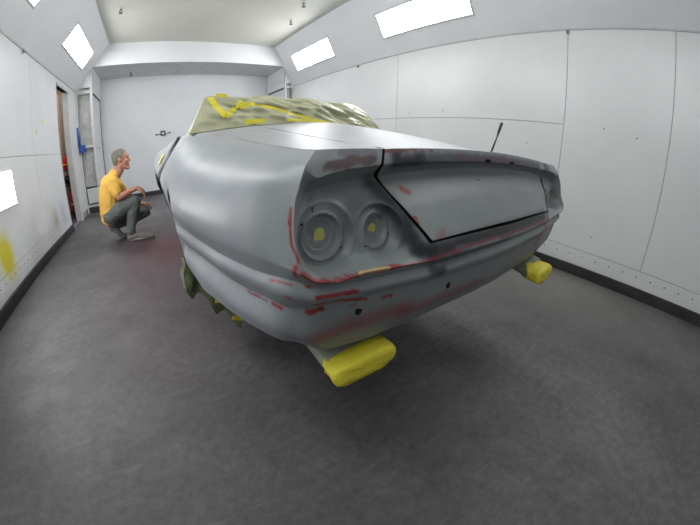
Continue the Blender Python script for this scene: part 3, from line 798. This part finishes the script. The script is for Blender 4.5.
lid = make_mesh('boot_lid', [LID], M_paint, car, PRIMER, mirror=False)
def flange(name, pts, off, parent, m=M_gapdark):
    P = np.array([pts, np.array(pts)+np.array(off)])
    return make_mesh(name, [P], m, parent, mirror=False)
hi = [k for k in range(LID.shape[0]) if LID[k, 0, 1] > 0.60 or k < 40]
nK0 = sum([8, 8, 8, 10, 10, 10])
for col in (0, -1):
    flange('lid_edge', LID[:nK0+1, col], (0, 0, -0.03), lid)
    flange('lid_edge', LID[nK0:, col], (0, 0.03, 0.0), lid)
flange('lid_edge', LID[-1], (0, 0.03, 0.002), lid)
# matching returns on the body side of the gap
gcol = SURF[-1]
k4 = sum(subj[:4])
for sgn in (1, -1):
    S_ = np.array([sgn, 1, 1])
    flange('gap_return', gcol[:k4+1]*S_, (-.0*sgn, 0.035, 0), body)
    flange('gap_return', DECK[:, -1]*S_, (0, 0, -0.035), body)
flange('gap_return', LOWS[:, 0], (0, 0.035, 0), bodyl)
# dark rebate behind the gap
B_ = []
for t in np.linspace(0, 1, 8):
    B_.append([(s*(.545*(1-t)+.47*t), (.51*(1-t)+.425*t)+0.028, .995*(1-t)+.80*t) for s in np.linspace(-1, 1, 9)])
make_mesh('rebate', [np.array(B_)], M_gapdark, body, mirror=False)
B_ = [[(s*(abs(float(np.interp(v, SEAM_V, SEAM_U)))+.03), v, z_edge(v)-0.02) for s in np.linspace(-1, 1, 5)] for v in (0.52, .7, .9, 1.1, 1.3, 1.5)]
make_mesh('rebate', [np.array(B_)], M_gapdark, body, mirror=False)

# ---- small parts of the tail
def disc(name, c, n, r, m, parent, rx=None, depth=0.0015, seg=24):
    n = Vector(n).normalized(); a = n.orthogonal().normalized()
    if abs(n.z) < 0.9: a = Vector((0, 0, 1)) - n*n.z; a.normalize()
    b = n.cross(a); c = Vector(c)
    vs = []
    for k in (0, 1):
        for i in range(seg):
            t = 2*math.pi*i/seg
            vs.append(tuple(c + n*(depth*k) + a*(r*math.cos(t)) + b*((rx or r)*math.sin(t))))
    fs = [tuple(range(seg, 2*seg))] + [(i, (i+1) % seg, seg+(i+1) % seg, seg+i) for i in range(seg)] + [tuple(range(seg-1, -1, -1))]
    me = bpy.data.meshes.new(name); me.from_pydata(vs, [], fs); me.update()
    return link(name, me, m, parent)
M_dot = mat('pale yellow masking paper', srgb(206, 206, 116), 0.7, var=0.1, scale=60)
M_hole = mat('open hole', srgb(12, 12, 13), 0.95)
def surf_v(u, z):
    P = SURF[iC_dense:].reshape(-1, 3)
    d = np.hypot(P[:, 0]+abs(u), P[:, 2]-z); return float(P[d.argmin(), 1])
for (u0, z0, R, r, d) in LAMPS:
    for sgn in (-1, 1):
        v0 = surf_v(u0, z0)
        disc('lamp_hole_mask', (sgn*abs(u0), v0, z0), (0, -1, -.1), d*1.15, M_dot, body, rx=d*0.9, depth=0.002)
        for ang in ((35, 215) if R > .06 else (200, 320)):
            a = math.radians(ang); rr = R*0.80
            uu, zz_ = u0-rr*math.cos(a)*(1), z0+rr*math.sin(a)*(1)
            disc('screw_hole', (sgn*abs(uu), surf_v(uu, zz_)-0.0002, zz_), (0, -1, 0), 0.0022, M_hole, body, seg=10, depth=0.0012)
for dz_ in (0.046, 0.052):
    for sgn in (-1, 1): disc('screw_hole', (sgn*.709, surf_v(-.709, .876+dz_), .876+dz_), (0, -1, 0), 0.0018, M_hole, body, seg=10, depth=0.0014)
for (u, z) in ((-.632, .706), (-.326, .688)):
    if abs(u) > .44: v0 = surf_v(u, z)
    else:
        P = LOWS.reshape(-1, 3); v0 = float(P[np.hypot(P[:, 0]-u, P[:, 2]-z).argmin(), 1])
    disc('bumper_hole', (u, v0, z), (0, -1, 0.0), 0.0095, M_hole, body, depth=0.0014)
for u in (-.120, .058):     # handle slots in the lip, and two small lock holes below
    P = LID.reshape(-1, 3); v0 = float(P[np.hypot(P[:, 0]-u, P[:, 2]-1.020).argmin(), 1])
    P2 = P[(P[:, 2] > 1.012) & (P[:, 2] < 1.05) & (P[:, 1] < .50)]
    v0 = float(P2[np.hypot(P2[:, 0]-u, P2[:, 2]-1.027).argmin(), 1])
    disc('handle_slot', (u, v0, 1.028), (0, -1, -.25), 0.0055, M_hole, lid, rx=0.017, depth=0.003)
for u in (-.133, .055):
    P2 = P[(P[:, 2] < .99)]
    v0 = float(P2[np.hypot(P2[:, 0]-u, P2[:, 2]-.966).argmin(), 1])
    disc('lock_hole', (u, v0, .966), (0, -1, -.6), 0.0028, M_hole, lid, seg=12, depth=0.002)

# ---- door shut line with dark and olive masking, and tape over the door handle
def side_pt(v, k, off=0.0):
    j = int(np.abs(par_j-k).argmin()); L_ = SURF[:iC_dense, j][::-1]
    return (float(np.interp(v, L_[:, 1], L_[:, 0]))-off, v, float(np.interp(v, L_[:, 1], L_[:, 2]))+off*0.4)
def side_patch(name, ks, v0s, v1s, off, m, parent, sgn=-1):
    P = np.array([[side_pt(v0*(1-t)+v1*t, k, off) for t in np.linspace(0, 1, 5)] for k, v0, v1 in zip(ks, v0s, v1s)])
    P[..., 0] *= -sgn
    return make_mesh(name, [P], m, parent, mirror=False)
ks = np.linspace(0.0, 5.2, 22); bow = 0.06*np.sin(np.linspace(0, math.pi, 22))
for sgn in (-1, 1):
    dg = side_patch('door_gap', ks, 2.26-bow, 2.42-bow, 0.010, M_gapdark, car, sgn)
    side_patch('gap_masking', ks[3:], (2.235-bow)[3:], (2.275-bow)[3:], 0.012, mat('olive tape edge', srgb(84, 90, 48), 0.6), dg, sgn)
    side_patch('handle_tape', np.linspace(1.7, 2.9, 6), [2.76]*6, [2.96]*6, 0.010, M_yellow, car, sgn)

# ---- aerial on the right rear wing
an = tube('aerial', [(.655, .86, 1.05), (.690, .86, 1.11), (.716, .86, 1.155)], [0.006, 0.0052, 0.004], M_black, car, 10)
tube('aerial_wrap', [(.714, .86, 1.15), (.735, .86, 1.19), (.760, .86, 1.235), (.765, .86, 1.243)], [0.004, 0.0085, 0.0095, 0.007], mat('olive black tape', srgb(62, 62, 40), 0.6), an, 10)

# ---- twin exhaust tips wrapped in paper and yellow tape
M_paper_grey = mat('grey green masking paper', srgb(150, 156, 138), 0.5, var=0.15, scale=20, bump=0.3, bscale=40)
def exhaust(sgn, tip, back, hw, hh, label):
    n = 40
    def section(c, w, h, ph, amp):
        out = []
        for i in range(n):
            t = 2*math.pi*i/n
            x = math.copysign(abs(math.cos(t))**0.55, math.cos(t))*w; z = math.copysign(abs(math.sin(t))**0.8, math.sin(t))*h
            k = 1+amp*mnoise.noise(Vector((math.cos(t)*2+ph, math.sin(t)*2, c[1]*25+sgn)))
            out.append((c[0]+x*k, c[1]+0.006*mnoise.noise(Vector((x*30, z*30, ph))), c[2]+z*k))
        return out
    a, b = Vector(tip), Vector(back)
    rows = [section(a+(b-a)*f, hw*s, hh*s, 1.0, am) for f, s, am in ((0.0, .02, 0), (0.0, .5, .0), (0.0, .90, .03), (0.03, .985, .03), (.10, 1.0, .05), (.16, .98, .09), (.22, 1.0, .09), (.30, 1.02, .12))]
    rows = [[(x, y+(0.0 if i < 5 else (x-a.x+hw)*.75*(i-4)/3), z) for x, y, z in r] for i, r in enumerate(rows)]
    P = np.array([r + [r[0]] for r in rows])
    t = empty('exhaust_tip', (0, 0, 0)); t.parent = car; t['label'] = label
    make_mesh('tape_wrap', [P], M_yellow, t, mirror=False)
    rows = [section(a+(b-a)*f, hw*s, hh*s, 4.0, .1) for f, s in ((.30, .95), (.7, .97), (1.0, .95), (1.3, .9))]
    P = np.array([r + [r[0]] for r in rows])
    make_mesh('paper_wrap', [P], M_paper_grey, t, mirror=False)
    return t
exhaust(-1, (-.578, .452, .508), (-.575, .62, .548), .107, .034, 'exhaust pair wrapped in yellow tape, near side')
exhaust(1, (.560, .385, .500), (.575, .62, .540), .105, .042, 'exhaust pair wrapped in yellow tape, far side')

# ---- bare hubs in the wheel arches, bagged in masking paper (the wheels are off)
M_olive_dk = mat('dark olive masking paper', srgb(124, 132, 92), 0.42, var=0.35, scale=14, bump=0.5, bscale=25)
M_pale_paper = mat('pale paper edge', srgb(196, 200, 176), 0.5)
def hub(u, v, sgn):
    t = empty('wheel_hub', (u, v, 0.50)); t.parent = car
    R, w = 0.15, 0.05
    seg = 48
    def lathe(name, prof, m, par):
        P = np.array([[(x, r*math.cos(2*math.pi*k/seg), r*math.sin(2*math.pi*k/seg)) for k in range(seg+1)] for x, r in prof])
        return make_mesh(name, [P], m, par, mirror=False)
    lathe('brake_disc', [(-.012, .05), (-.012, R), (.012, R), (.012, .05)], M_chrome, t)
    lathe('axle', [(-.10, .002), (-.10, .04), (.30, .04), (.30, .002)] if sgn < 0 else [(.10, .002), (.10, .04), (-.30, .04), (-.30, .002)], M_black, t)
    G_ = []
    for i, (x, r) in enumerate(((-1.15, .02), (-1.2, .10), (-1.1, .155), (-.5, .175), (0.0, .18), (.5, .175), (1.0, .16), (1.15, .12))):
        row = []
        for k in range(73):
            a = 2*math.pi*(k % 72)/72
            f = mnoise.noise(Vector((math.cos(a)*5, math.sin(a)*5, x*1.2+u))) + 0.6*mnoise.noise(Vector((math.cos(a)*13, math.sin(a)*13, x*2.5)))
            row.append((x*w*(1+0.10*f), r*(1+0.09*f)*math.cos(a), r*(1+0.09*f)*math.sin(a)))
        G_.append(row)
    make_mesh('paper_cover', [np.array(G_)], M_olive_dk, t, mirror=False)
    return t
for (u, v) in ((-.76, 1.53), (.76, 1.53), (-.62, 3.95), (.62, 3.95)):
    w_ = hub(u, v, 1 if u > 0 else -1)
    if v < 2:
        s = 1 if u > 0 else -1
        # torn sheet of paper hanging behind the hub with bits of tape
        G_ = []
        for i in range(22):
            a = i/21
            row = []
            for j in range(14):
                b = j/13
                nx = mnoise.noise(Vector((a*5, b*3, 7.0+u)))
                top = .14
                bot = -.005-.215*a-.035*math.sin(a*15+.5)*(1-a*.5)
                row.append((s*(.132-0.20*a+.012*nx+.01*math.sin(b*3)), -.315-0.05*a+0.035*nx+0.012*math.sin(a*14+b*5), top+(bot-top)*b))
            G_.append(row)
        G_ = np.array(G_)
        fpz = make_mesh('paper_flap', [G_], M_olive_dk, w_, mirror=False)
        make_mesh('folded_edge', [G_[:2]*1.0+np.array([s*.006, -.004, 0])], M_pale_paper, fpz, mirror=False)
        for (a, b) in ((.62, .80), (.95, .92)):
            p = Vector(G_[int(a*21)][int(b*13)]); Mx = Matrix.Translation(p+Vector((0, -.008, 0))) @ Matrix.Rotation(0.5*a, 4, 'Y')
            box('tape', -.024, .024, -.002, .002, -.009, .009, M_yellow, fpz, M=Mx)

# ---- stands under the sills (behind the bodywork in this view)
def stand(u, v, label):
    p = Matrix.Rotation(PSI, 4, 'Z') @ Vector((u, v, 0)) + Vector(car.location)
    t = empty('axle_stand', p, PSI); tag(t, label, 'stand')
    tube('column', [(0, 0, .16), (0, 0, .56)], .022, M_chrome, t)
    box('saddle', -.05, .05, -.03, .03, .56, .598, M_red, t, bevel=.006)
    for k in range(4):
        a = math.pi/4+k*math.pi/2
        tube('leg', [(0, 0, .30), (.13*math.cos(a), .13*math.sin(a), .008)], .012, M_red, t, 8)
    box('brace', -.085, .085, -.085, .085, .08, .088, M_red, t)
stand(-.36, 2.15, 'red steel stand under the left rear of the car'); stand(.36, 2.15, 'red steel stand under the right rear of the car')
stand(-.36, 3.3, 'red steel stand under the left front of the car'); stand(.36, 3.3, 'red steel stand under the right front of the car')

# ------------------------------------------------------------------ masking paper over the cockpit
cover = empty('cockpit_cover', car.location, PSI)
tag(cover, 'olive green masking paper tented over the cockpit and held with yellow tape', 'masking paper')
def fold(a, b, seed=0.0):
    """creases of taped paper: long slanted ridges"""
    f = 0
    for k, (dx, dy, fr, am) in enumerate(((1.0, .9, 3.1, 1.0), (.6, -1.1, 4.2, .8), (1.5, 2.0, 6.5, .5), (.3, 1.9, 9.0, .35))):
        q = (a*dx*3+b*dy)*fr + 3.0*mnoise.noise(Vector((a*3+k, b*2, seed)))
        f += am*(1-2*abs((q/ math.pi) % 1.0 - .5)*2)*0.5
    return f
def hood_z(u, v):
    k = int(np.abs(front[:, 1]-v).argmin()); u0 = abs(front[k, 0])
    return float(np.interp(v, front[:, 1], front[:, 2]))+crown(v)*(1-min(1, abs(u)/u0)**1.3)
def back_pt(s, t):      # s 0..1 left to right, t 0..1 bottom to top, rear face of the cover
    bl = Vector((-.735, 1.70, 1.100)); br = Vector((.745, 1.84, 1.10))
    tl = Vector((-.602, 1.95, 1.352)); tr = Vector((.565, 1.95, 1.345))
    if s < 0.0: s = 0.0
    b = bl.lerp(br, s); q = tl.lerp(tr, s)
    b.z = hood_z(b.x, b.y)+.004; q.z += 0.012*math.sin(s*math.pi) + 0.006*math.sin(s*23)
    p = b.lerp(q, t)
    w = math.sin(math.pi*min(1, max(0, t))); edgew = min(1, 6*s, 6*(1-s))*0.8+.2
    p.y += (-0.042*fold(s*1.3, t*0.9, 1.0)*w - 0.02*w)*edgew
    p.z += 0.008*mnoise.noise(Vector((s*9, t*2, 3)))*w
    return p
NS, NT = 150, 26
BK = np.array([[tuple(back_pt(i/NS, j/NT)) for j in range(NT+1)] for i in range(NS+1)])
def top_pt(s, t):
    a = back_pt(s, 1.0); b = Vector((-.56+1.12*s, 3.05, 1.18)); m_ = Vector((-.50+1.0*s, 2.75, 1.33))
    p = a.lerp(m_, t*1.5) if t < .667 else m_.lerp(b, (t-.667)*3)
    p.z += 0.012*fold(s, t, 5.0)*math.sin(math.pi*t)
    return p
TP = np.array([[tuple(top_pt(i/NS, j/20)) for j in range(21)] for i in range(NS+1)])
def side_flank(sg):
    out = []
    s = 0.0 if sg < 0 else 1.0
    for j in range(27):
        t = j/26
        if t < .35: top = back_pt(s, t/.35)
        else: top = top_pt(s, (t-.35)/.65)
        v = 1.70+1.40*t if sg < 0 else 1.84+1.26*t
        bu = sg*(float(np.interp(v, [1.7, 2.35, 3.1], [.735, .64, .58]))); bz = hood_z(bu, v)+.006
        row = []
        for i in range(9):
            f = i/8; p = Vector(top).lerp(Vector((bu, v, bz)), f)
            p.x += sg*0.006*math.sin(math.pi*f)*(1+mnoise.noise(Vector((t*9, f*2, sg)))) 
            row.append(tuple(p))
        out.append(row)
    return np.array(out)
make_mesh('paper_sheet', [BK, TP], M_olive, cover, mirror=False)
make_mesh('side_sheet', [side_flank(-1)], M_olive, cover, mirror=False)
make_mesh('side_sheet', [side_flank(1)], M_olive, cover, mirror=False)
def tape(pts, w, off=0.004):
    """ribbon of tape on the rear face; pts in (s, t)"""
    P = []
    dense = []
    for a, b in zip(pts[:-1], pts[1:]):
        for k in range(10): dense.append((a[0]+(b[0]-a[0])*k/10, a[1]+(b[1]-a[1])*k/10))
    dense.append(pts[-1])
    c = [back_pt(s, min(1, max(0, t))) for s, t in dense]
    for i, p in enumerate(c):
        d = (c[min(i+1, len(c)-1)]-c[max(i-1, 0)]).normalized(); n = Vector((0, -1, .55)).normalized()
        sd = d.cross(n).normalized()
        P.append([tuple(p + sd*w*f + n*off) for f in (-.5, 0, .5)])
    return make_mesh('masking_tape', [np.array(P)], M_yellow, cover, mirror=False)
TAPES = [([(.03, .95), (.075, .62), (.125, .32)], .040), ([(.125, .32), (.165, .58), (.20, .86)], .030),
         ([(.185, .68), (.24, .66), (.30, .62)], .050), ([(.30, .60), (.42, .34), (.55, .10), (.62, .05)], .030),
         ([(.21, .12), (.30, .11)], .032), ([(.40, .09), (.55, .08), (.70, .07), (.86, .06)], .022), ([(.06, .985), (.12, .985)], .03)]
for p_, w_ in TAPES: tape(p_, w_)
# ------------------------------------------------------------------ the man squatting beside the car
def capsule_chain(bm, pts, seg=14):
    """tapered limb: pts = [(x,y,z,r)...]; spheres at the joints and cones between them"""
    for i, p in enumerate(pts):
        c = Vector(p[:3]); r = p[3]; sy = p[4] if len(p) > 4 else 1.0
        q = bmesh.ops.create_icosphere(bm, subdivisions=3, radius=r)
        for v in q['verts']: v.co = Vector((v.co.x, v.co.y*sy, v.co.z))+c
        if i:
            a = Vector(pts[i-1][:3]); ra = pts[i-1][3]; sya = pts[i-1][4] if len(pts[i-1]) > 4 else 1.0
            d = (c-a)
            if d.length < 1e-5: continue
            dn = d.normalized(); n = dn.orthogonal().normalized(); b = dn.cross(n)
            ring = []
            for k, (o, rr, s_) in enumerate(((a, ra, sya), (c, r, sy))):
                L_ = []
                for j in range(seg):
                    t = 2*math.pi*j/seg; e = (n*math.cos(t)+b*math.sin(t))*rr
                    L_.append(bm.verts.new(o+Vector((e.x, e.y*s_, e.z))))
                ring.append(L_)
            for j in range(seg): bm.faces.new((ring[0][j], ring[0][(j+1) % seg], ring[1][(j+1) % seg], ring[1][j]))
            bm.faces.new(ring[0][::-1]); bm.faces.new(ring[1])

def ell(bm, c, r, rot=None):
    q = bmesh.ops.create_icosphere(bm, subdivisions=3, radius=1.0)
    for v in q['verts']:
        p = Vector((v.co.x*r[0], v.co.y*r[1], v.co.z*r[2]))
        if rot: p = Matrix.Rotation(rot, 3, 'Y') @ p
        v.co = p+Vector(c)

def remeshed(name, bm, m, parent, voxel, smooth_it=4, disp=0.0):
    bmesh.ops.recalc_face_normals(bm, faces=bm.faces)
    me = bpy.data.meshes.new(name); bm.to_mesh(me); bm.free()
    o = link(name, me, m, None)
    r = o.modifiers.new('remesh', 'REMESH'); r.mode = 'VOXEL'; r.voxel_size = voxel; r.use_smooth_shade = True
    s = o.modifiers.new('smooth', 'SMOOTH'); s.factor = 0.5; s.iterations = smooth_it
    dg = bpy.context.evaluated_depsgraph_get()
    me2 = bpy.data.meshes.new_from_object(o.evaluated_get(dg))
    bpy.data.objects.remove(o)
    me2.name = name
    if disp:
        for v in me2.vertices:
            p = v.co
            v.co = p + v.normal*disp*(mnoise.noise(p*14)+0.6*mnoise.noise(Vector((p.x*30, p.y*18, p.z*45))))
    o = bpy.data.objects.new(name, me2); COL.objects.link(o); o.parent = parent
    if not me2.materials: me2.materials.append(m)
    me2.polygons.foreach_set('use_smooth', [True]*len(me2.polygons))
    return o

PX, PY = -0.45, 4.2
man = empty('person', (PX, PY, 0))
tag(man, 'man squatting beside the car in a yellow t-shirt and grey trousers', 'person')
def R_(pts): return [(p[0]-PX, p[1]-PY)+tuple(p[2:]) for p in pts]
M_skin = mat('skin', srgb(186, 132, 110), 0.55, var=0.12, scale=14)
M_shirt = mat('yellow cotton', srgb(242, 190, 88), 0.9, var=0.14, scale=9, bump=0.3, bscale=25)
M_trouser = mat('grey green trousers', srgb(108, 114, 112), 0.9, var=0.25, scale=10, bump=0.4, bscale=22)
M_hair = mat('short grey hair', srgb(138, 134, 122), 0.9, var=0.35, scale=60, bump=0.8, bscale=160)
M_shoe = mat('grey suede shoe', srgb(132, 127, 120), 0.85, var=0.3, scale=25)
M_sole = mat('pale rubber sole', srgb(178, 174, 164), 0.7, var=0.2)
M_eye = mat('dark eye', srgb(35, 28, 25), 0.3)

# body: head, neck, torso core, arms and hands in one surface
bm = bmesh.new()
HX, HY, HZ = -.385-PX, 0.0, 1.02
ell(bm, (HX-.008, HY, HZ+.022), (.098, .076, .092))                # skull
ell(bm, (HX+.030, HY, HZ-.035), (.070, .064, .096), 0.10)          # face
capsule_chain(bm, [(HX+.000, -.044, HZ-.080, .030), (HX+.062, -.014, HZ-.118, .026), (HX+.062, .014, HZ-.118, .026), (HX+.000, .044, HZ-.080, .030)])   # jaw
capsule_chain(bm, [(HX+.088, 0, HZ+.018, .011), (HX+.100, 0, HZ-.018, .011), (HX+.108, 0, HZ-.036, .0125)])     # nose
capsule_chain(bm, [(HX+.100, -.012, HZ-.040, .009), (HX+.100, .012, HZ-.040, .009)])
capsule_chain(bm, [(HX+.080, -.036, HZ+.024, .014), (HX+.090, 0, HZ+.026, .012), (HX+.080, .036, HZ+.024, .014)])   # brow
capsule_chain(bm, [(HX+.086, -.020, HZ-.074, .010), (HX+.089, 0, HZ-.074, .011), (HX+.086, .020, HZ-.074, .010)])   # upper lip
capsule_chain(bm, [(HX+.084, -.017, HZ-.090, .010), (HX+.086, 0, HZ-.091, .011), (HX+.084, .017, HZ-.090, .010)])   # lower lip
ell(bm, (HX+.082, 0, HZ-.122), (.020, .022, .018))                 # chin
for s in (-1, 1):
    ell(bm, (HX+.060, s*.044, HZ-.030), (.024, .018, .020))        # cheek
    ell(bm, (HX-.015, s*.078, HZ-.015), (.020, .010, .033), -0.25) # ear
    ell(bm, (HX-.010, s*.082, HZ-.010), (.012, .010, .022), -0.25)
capsule_chain(bm, [(HX-.018, 0, HZ-.06, .064), (HX-.040, 0, HZ-.13, .064), (HX-.085, 0, HZ-.185, .068)])    # neck
capsule_chain(bm, R_([(-.535, 4.2, .77, .07, 1.3), (-.59, 4.2, .60, .10, 1.2), (-.61, 4.2, .42, .11, 1.3)]))
ARM_R = [(-.515, 4.045, .750, .044), (-.475, 4.005, .66, .047), (-.445, 3.995, .580, .042), (-.40, 4.0, .592, .044), (-.30, 4.02, .628, .034), (-.215, 4.03, .650, .026)]
ARM_L = [(-.500, 4.365, .755, .050), (-.43, 4.395, .60, .046), (-.375, 4.40, .475, .042), (-.33, 4.395, .455, .043), (-.26, 4.375, .425, .033), (-.205, 4.36, .405, .026)]
capsule_chain(bm, R_(ARM_R)); capsule_chain(bm, R_(ARM_L))
def hand(wr, dirv, down, side, spread):
    """palm plus four fingers and a thumb; dirv = along the hand, down = bend direction of the fingers"""
    w = Vector(wr); d = Vector(dirv).normalized(); dn = Vector(down).normalized(); sd = Vector(side).normalized()
    capsule_chain(bm, [tuple(w)+(.026,), tuple(w+d*.035)+(.026,)])
    for k in range(4):
        o = (k-1.5)*.0205
        base = w+d*.078+sd*o
        capsule_chain(bm, [tuple(w+d*.02+sd*o*.7)+(.0165,), tuple(base)+(.0145,)])
        L_ = (.036, .042, .040, .031)[k]
        dd = (d*.55+dn*(.85+.1*k)+sd*spread*(k-1.5)).normalized(); p1 = base+dd*L_
        d2 = (d*(-.05)+dn+sd*spread*(k-1.5)*.6).normalized(); p2 = p1+d2*L_*.75
        d3 = (d*(-.35)+dn).normalized(); p3 = p2+d3*L_*.55
        capsule_chain(bm, [tuple(base)+(.0115,), tuple(p1)+(.0100,), tuple(p2)+(.0092,), tuple(p3)+(.0080,)], seg=10)
    tb = w+d*.025-sd*.022
    t1 = tb+(d*.7-sd*.6+dn*.4).normalized()*.040; t2 = t1+(d*.8+dn*.55).normalized()*.030
    capsule_chain(bm, [tuple(tb)+(.0155,), tuple(t1)+(.0120,), tuple(t2)+(.0100,)], seg=10)
hand(R_([ARM_R[-1][:3]])[0], (.75, .05, -.45), (.12, 0, -1), (.1, .95, .1), .22)
hand(R_([ARM_L[-1][:3]])[0], (.95, -.05, -.1), (.45, 0, -.8), (0, .92, -.25), .18)
bodyo = remeshed('body', bm, M_skin, man, 0.0052, 3)

# t-shirt
bm = bmesh.new()
capsule_chain(bm, R_([(-.530, 4.2, .792, .078, 2.1), (-.550, 4.2, .735, .126, 1.45), (-.575, 4.2, .62, .142, 1.22), (-.590, 4.2, .50, .146, 1.18), (-.605, 4.2, .385, .138, 1.25), (-.622, 4.2, .325, .118, 1.35)]))
capsule_chain(bm, R_([(-.488, 4.2, .838, .074, 1.15), (-.535, 4.2, .77, .095, 1.4)]))
capsule_chain(bm, R_([(-.522, 4.06, .768, .080), (-.50, 4.03, .70, .068), (-.47, 4.010, .635, .061)]))
capsule_chain(bm, R_([(-.522, 4.34, .768, .080), (-.475, 4.375, .69, .064), (-.43, 4.39, .62, .058)]))
shirt = remeshed('t_shirt', bm, M_shirt, man, 0.008, 4, disp=0.007)
# small dark emblem on the chest side of the shirt
vs = [(-.432-PX, 4.115-PY+.0, .70), (-.418-PX, 4.15-PY, .70), (-.418-PX, 4.15-PY, .655), (-.432-PX, 4.115-PY, .65)]

# trousers
bm = bmesh.new()
capsule_chain(bm, R_([(-.615, 4.2, .345, .122, 1.30), (-.60, 4.2, .30, .105, 1.5)]))
capsule_chain(bm, R_([(-.60, 4.105, .355, .102), (-.44, 4.065, .440, .098), (-.275, 4.045, .500, .076), (-.262, 4.045, .49, .070), (-.310, 4.05, .35, .073), (-.348, 4.055, .24, .064), (-.370, 4.055, .145, .056)]))
capsule_chain(bm, R_([(-.60, 4.295, .345, .100), (-.37, 4.335, .335, .088), (-.165, 4.35, .305, .066), (-.160, 4.35, .285, .064), (-.33, 4.355, .235, .060), (-.47, 4.36, .20, .054), (-.575, 4.365, .175, .046)]))
trs = remeshed('trousers', bm, M_trouser, man, 0.008, 4, disp=0.009)

# shoes and socks
def shoe(heel, ball, toe, m_y, ankle):
    t = None
    bm = bmesh.new()
    capsule_chain(bm, R_([heel+(.044,), tuple((Vector(heel)+Vector(ball))/2+Vector((0, 0, .020)))+(.048, .9), ball+(.040, 1.15), toe+(.032, 1.3)]))
    capsule_chain(bm, R_([heel+(.036,), tuple(Vector(ankle))+(.040,)]))
    o = remeshed('shoe', bm, M_shoe, man, 0.006, 3, disp=0.002)
    bm = bmesh.new()
    dn = Vector((0, 0, -.024))
    capsule_chain(bm, R_([tuple(Vector(heel)+dn)+(.024, 1.5), tuple(Vector(ball)+dn*.7)+(.022, 1.9), tuple(Vector(toe)+dn*.25)+(.020, 1.6)]))
    remeshed('sole', bm, M_sole, o, 0.006, 2)
shoe((-.395, 4.055, .062), (-.20, 4.045, .052), (-.115, 4.04, .040), 0, (-.375, 4.055, .10))
shoe((-.640, 4.365, .150), (-.555, 4.365, .060), (-.495, 4.365, .034), 0, (-.600, 4.365, .165))

# hair, eyes, brows
bm = bmesh.new()
ell(bm, (HX-.020, 0, HZ+.034), (.100, .082, .094))
q = [v for v in bm.verts if (v.co.x-HX) > .030+0.35*(v.co.z-HZ-.075) and v.co.z < HZ+.10 and False]
ell(bm, (HX-.055, 0, HZ-.020), (.058, .074, .075))
hair = remeshed('hair', bm, M_hair, man, 0.005, 1, disp=0.004)
me = hair.data; b2 = bmesh.new(); b2.from_mesh(me)
cut = [v for v in b2.verts if v.co.z < HZ+.095-1.05*max(0, (v.co.x-(HX-.070)))*0.0 and
       ((v.co.x > HX+.045 and v.co.z < HZ+.082) or (v.co.x > HX+.005 and v.co.z < HZ+.030) or (v.co.x > HX-.045 and v.co.z < HZ-.012 and abs(v.co.y) > .02) or v.co.z < HZ-.078)]
bmesh.ops.delete(b2, geom=cut, context='VERTS'); b2.to_mesh(me); b2.free()
for s in (-1, 1):
    blob('eye', (HX+.083, s*.030, HZ+.004), .0085, M_eye, man, amp=0, sub=2)
    bm = bmesh.new(); capsule_chain(bm, [(HX+.088, s*.046, HZ+.024, .005), (HX+.098, s*.022, HZ+.030, .005)], 8)
    me = bpy.data.meshes.new('eyebrow'); bm.to_mesh(me); bm.free(); link('eyebrow', me, M_hair, man, True)

# ------------------------------------------------------------------ groups of repeated things
GROUPS = {'light_panel': 'light panels of the booth', 'sprinkler': 'sprinkler heads', 'pipe_clip': 'clips along the wall trims',
          'axle_stand': 'stands under the car', 'filter_column': 'filter columns in the back corners'}
for o in list(bpy.data.objects):
    k = o.name.split('.')[0]
    if o.parent is None and k in GROUPS: o['group'] = GROUPS[k]
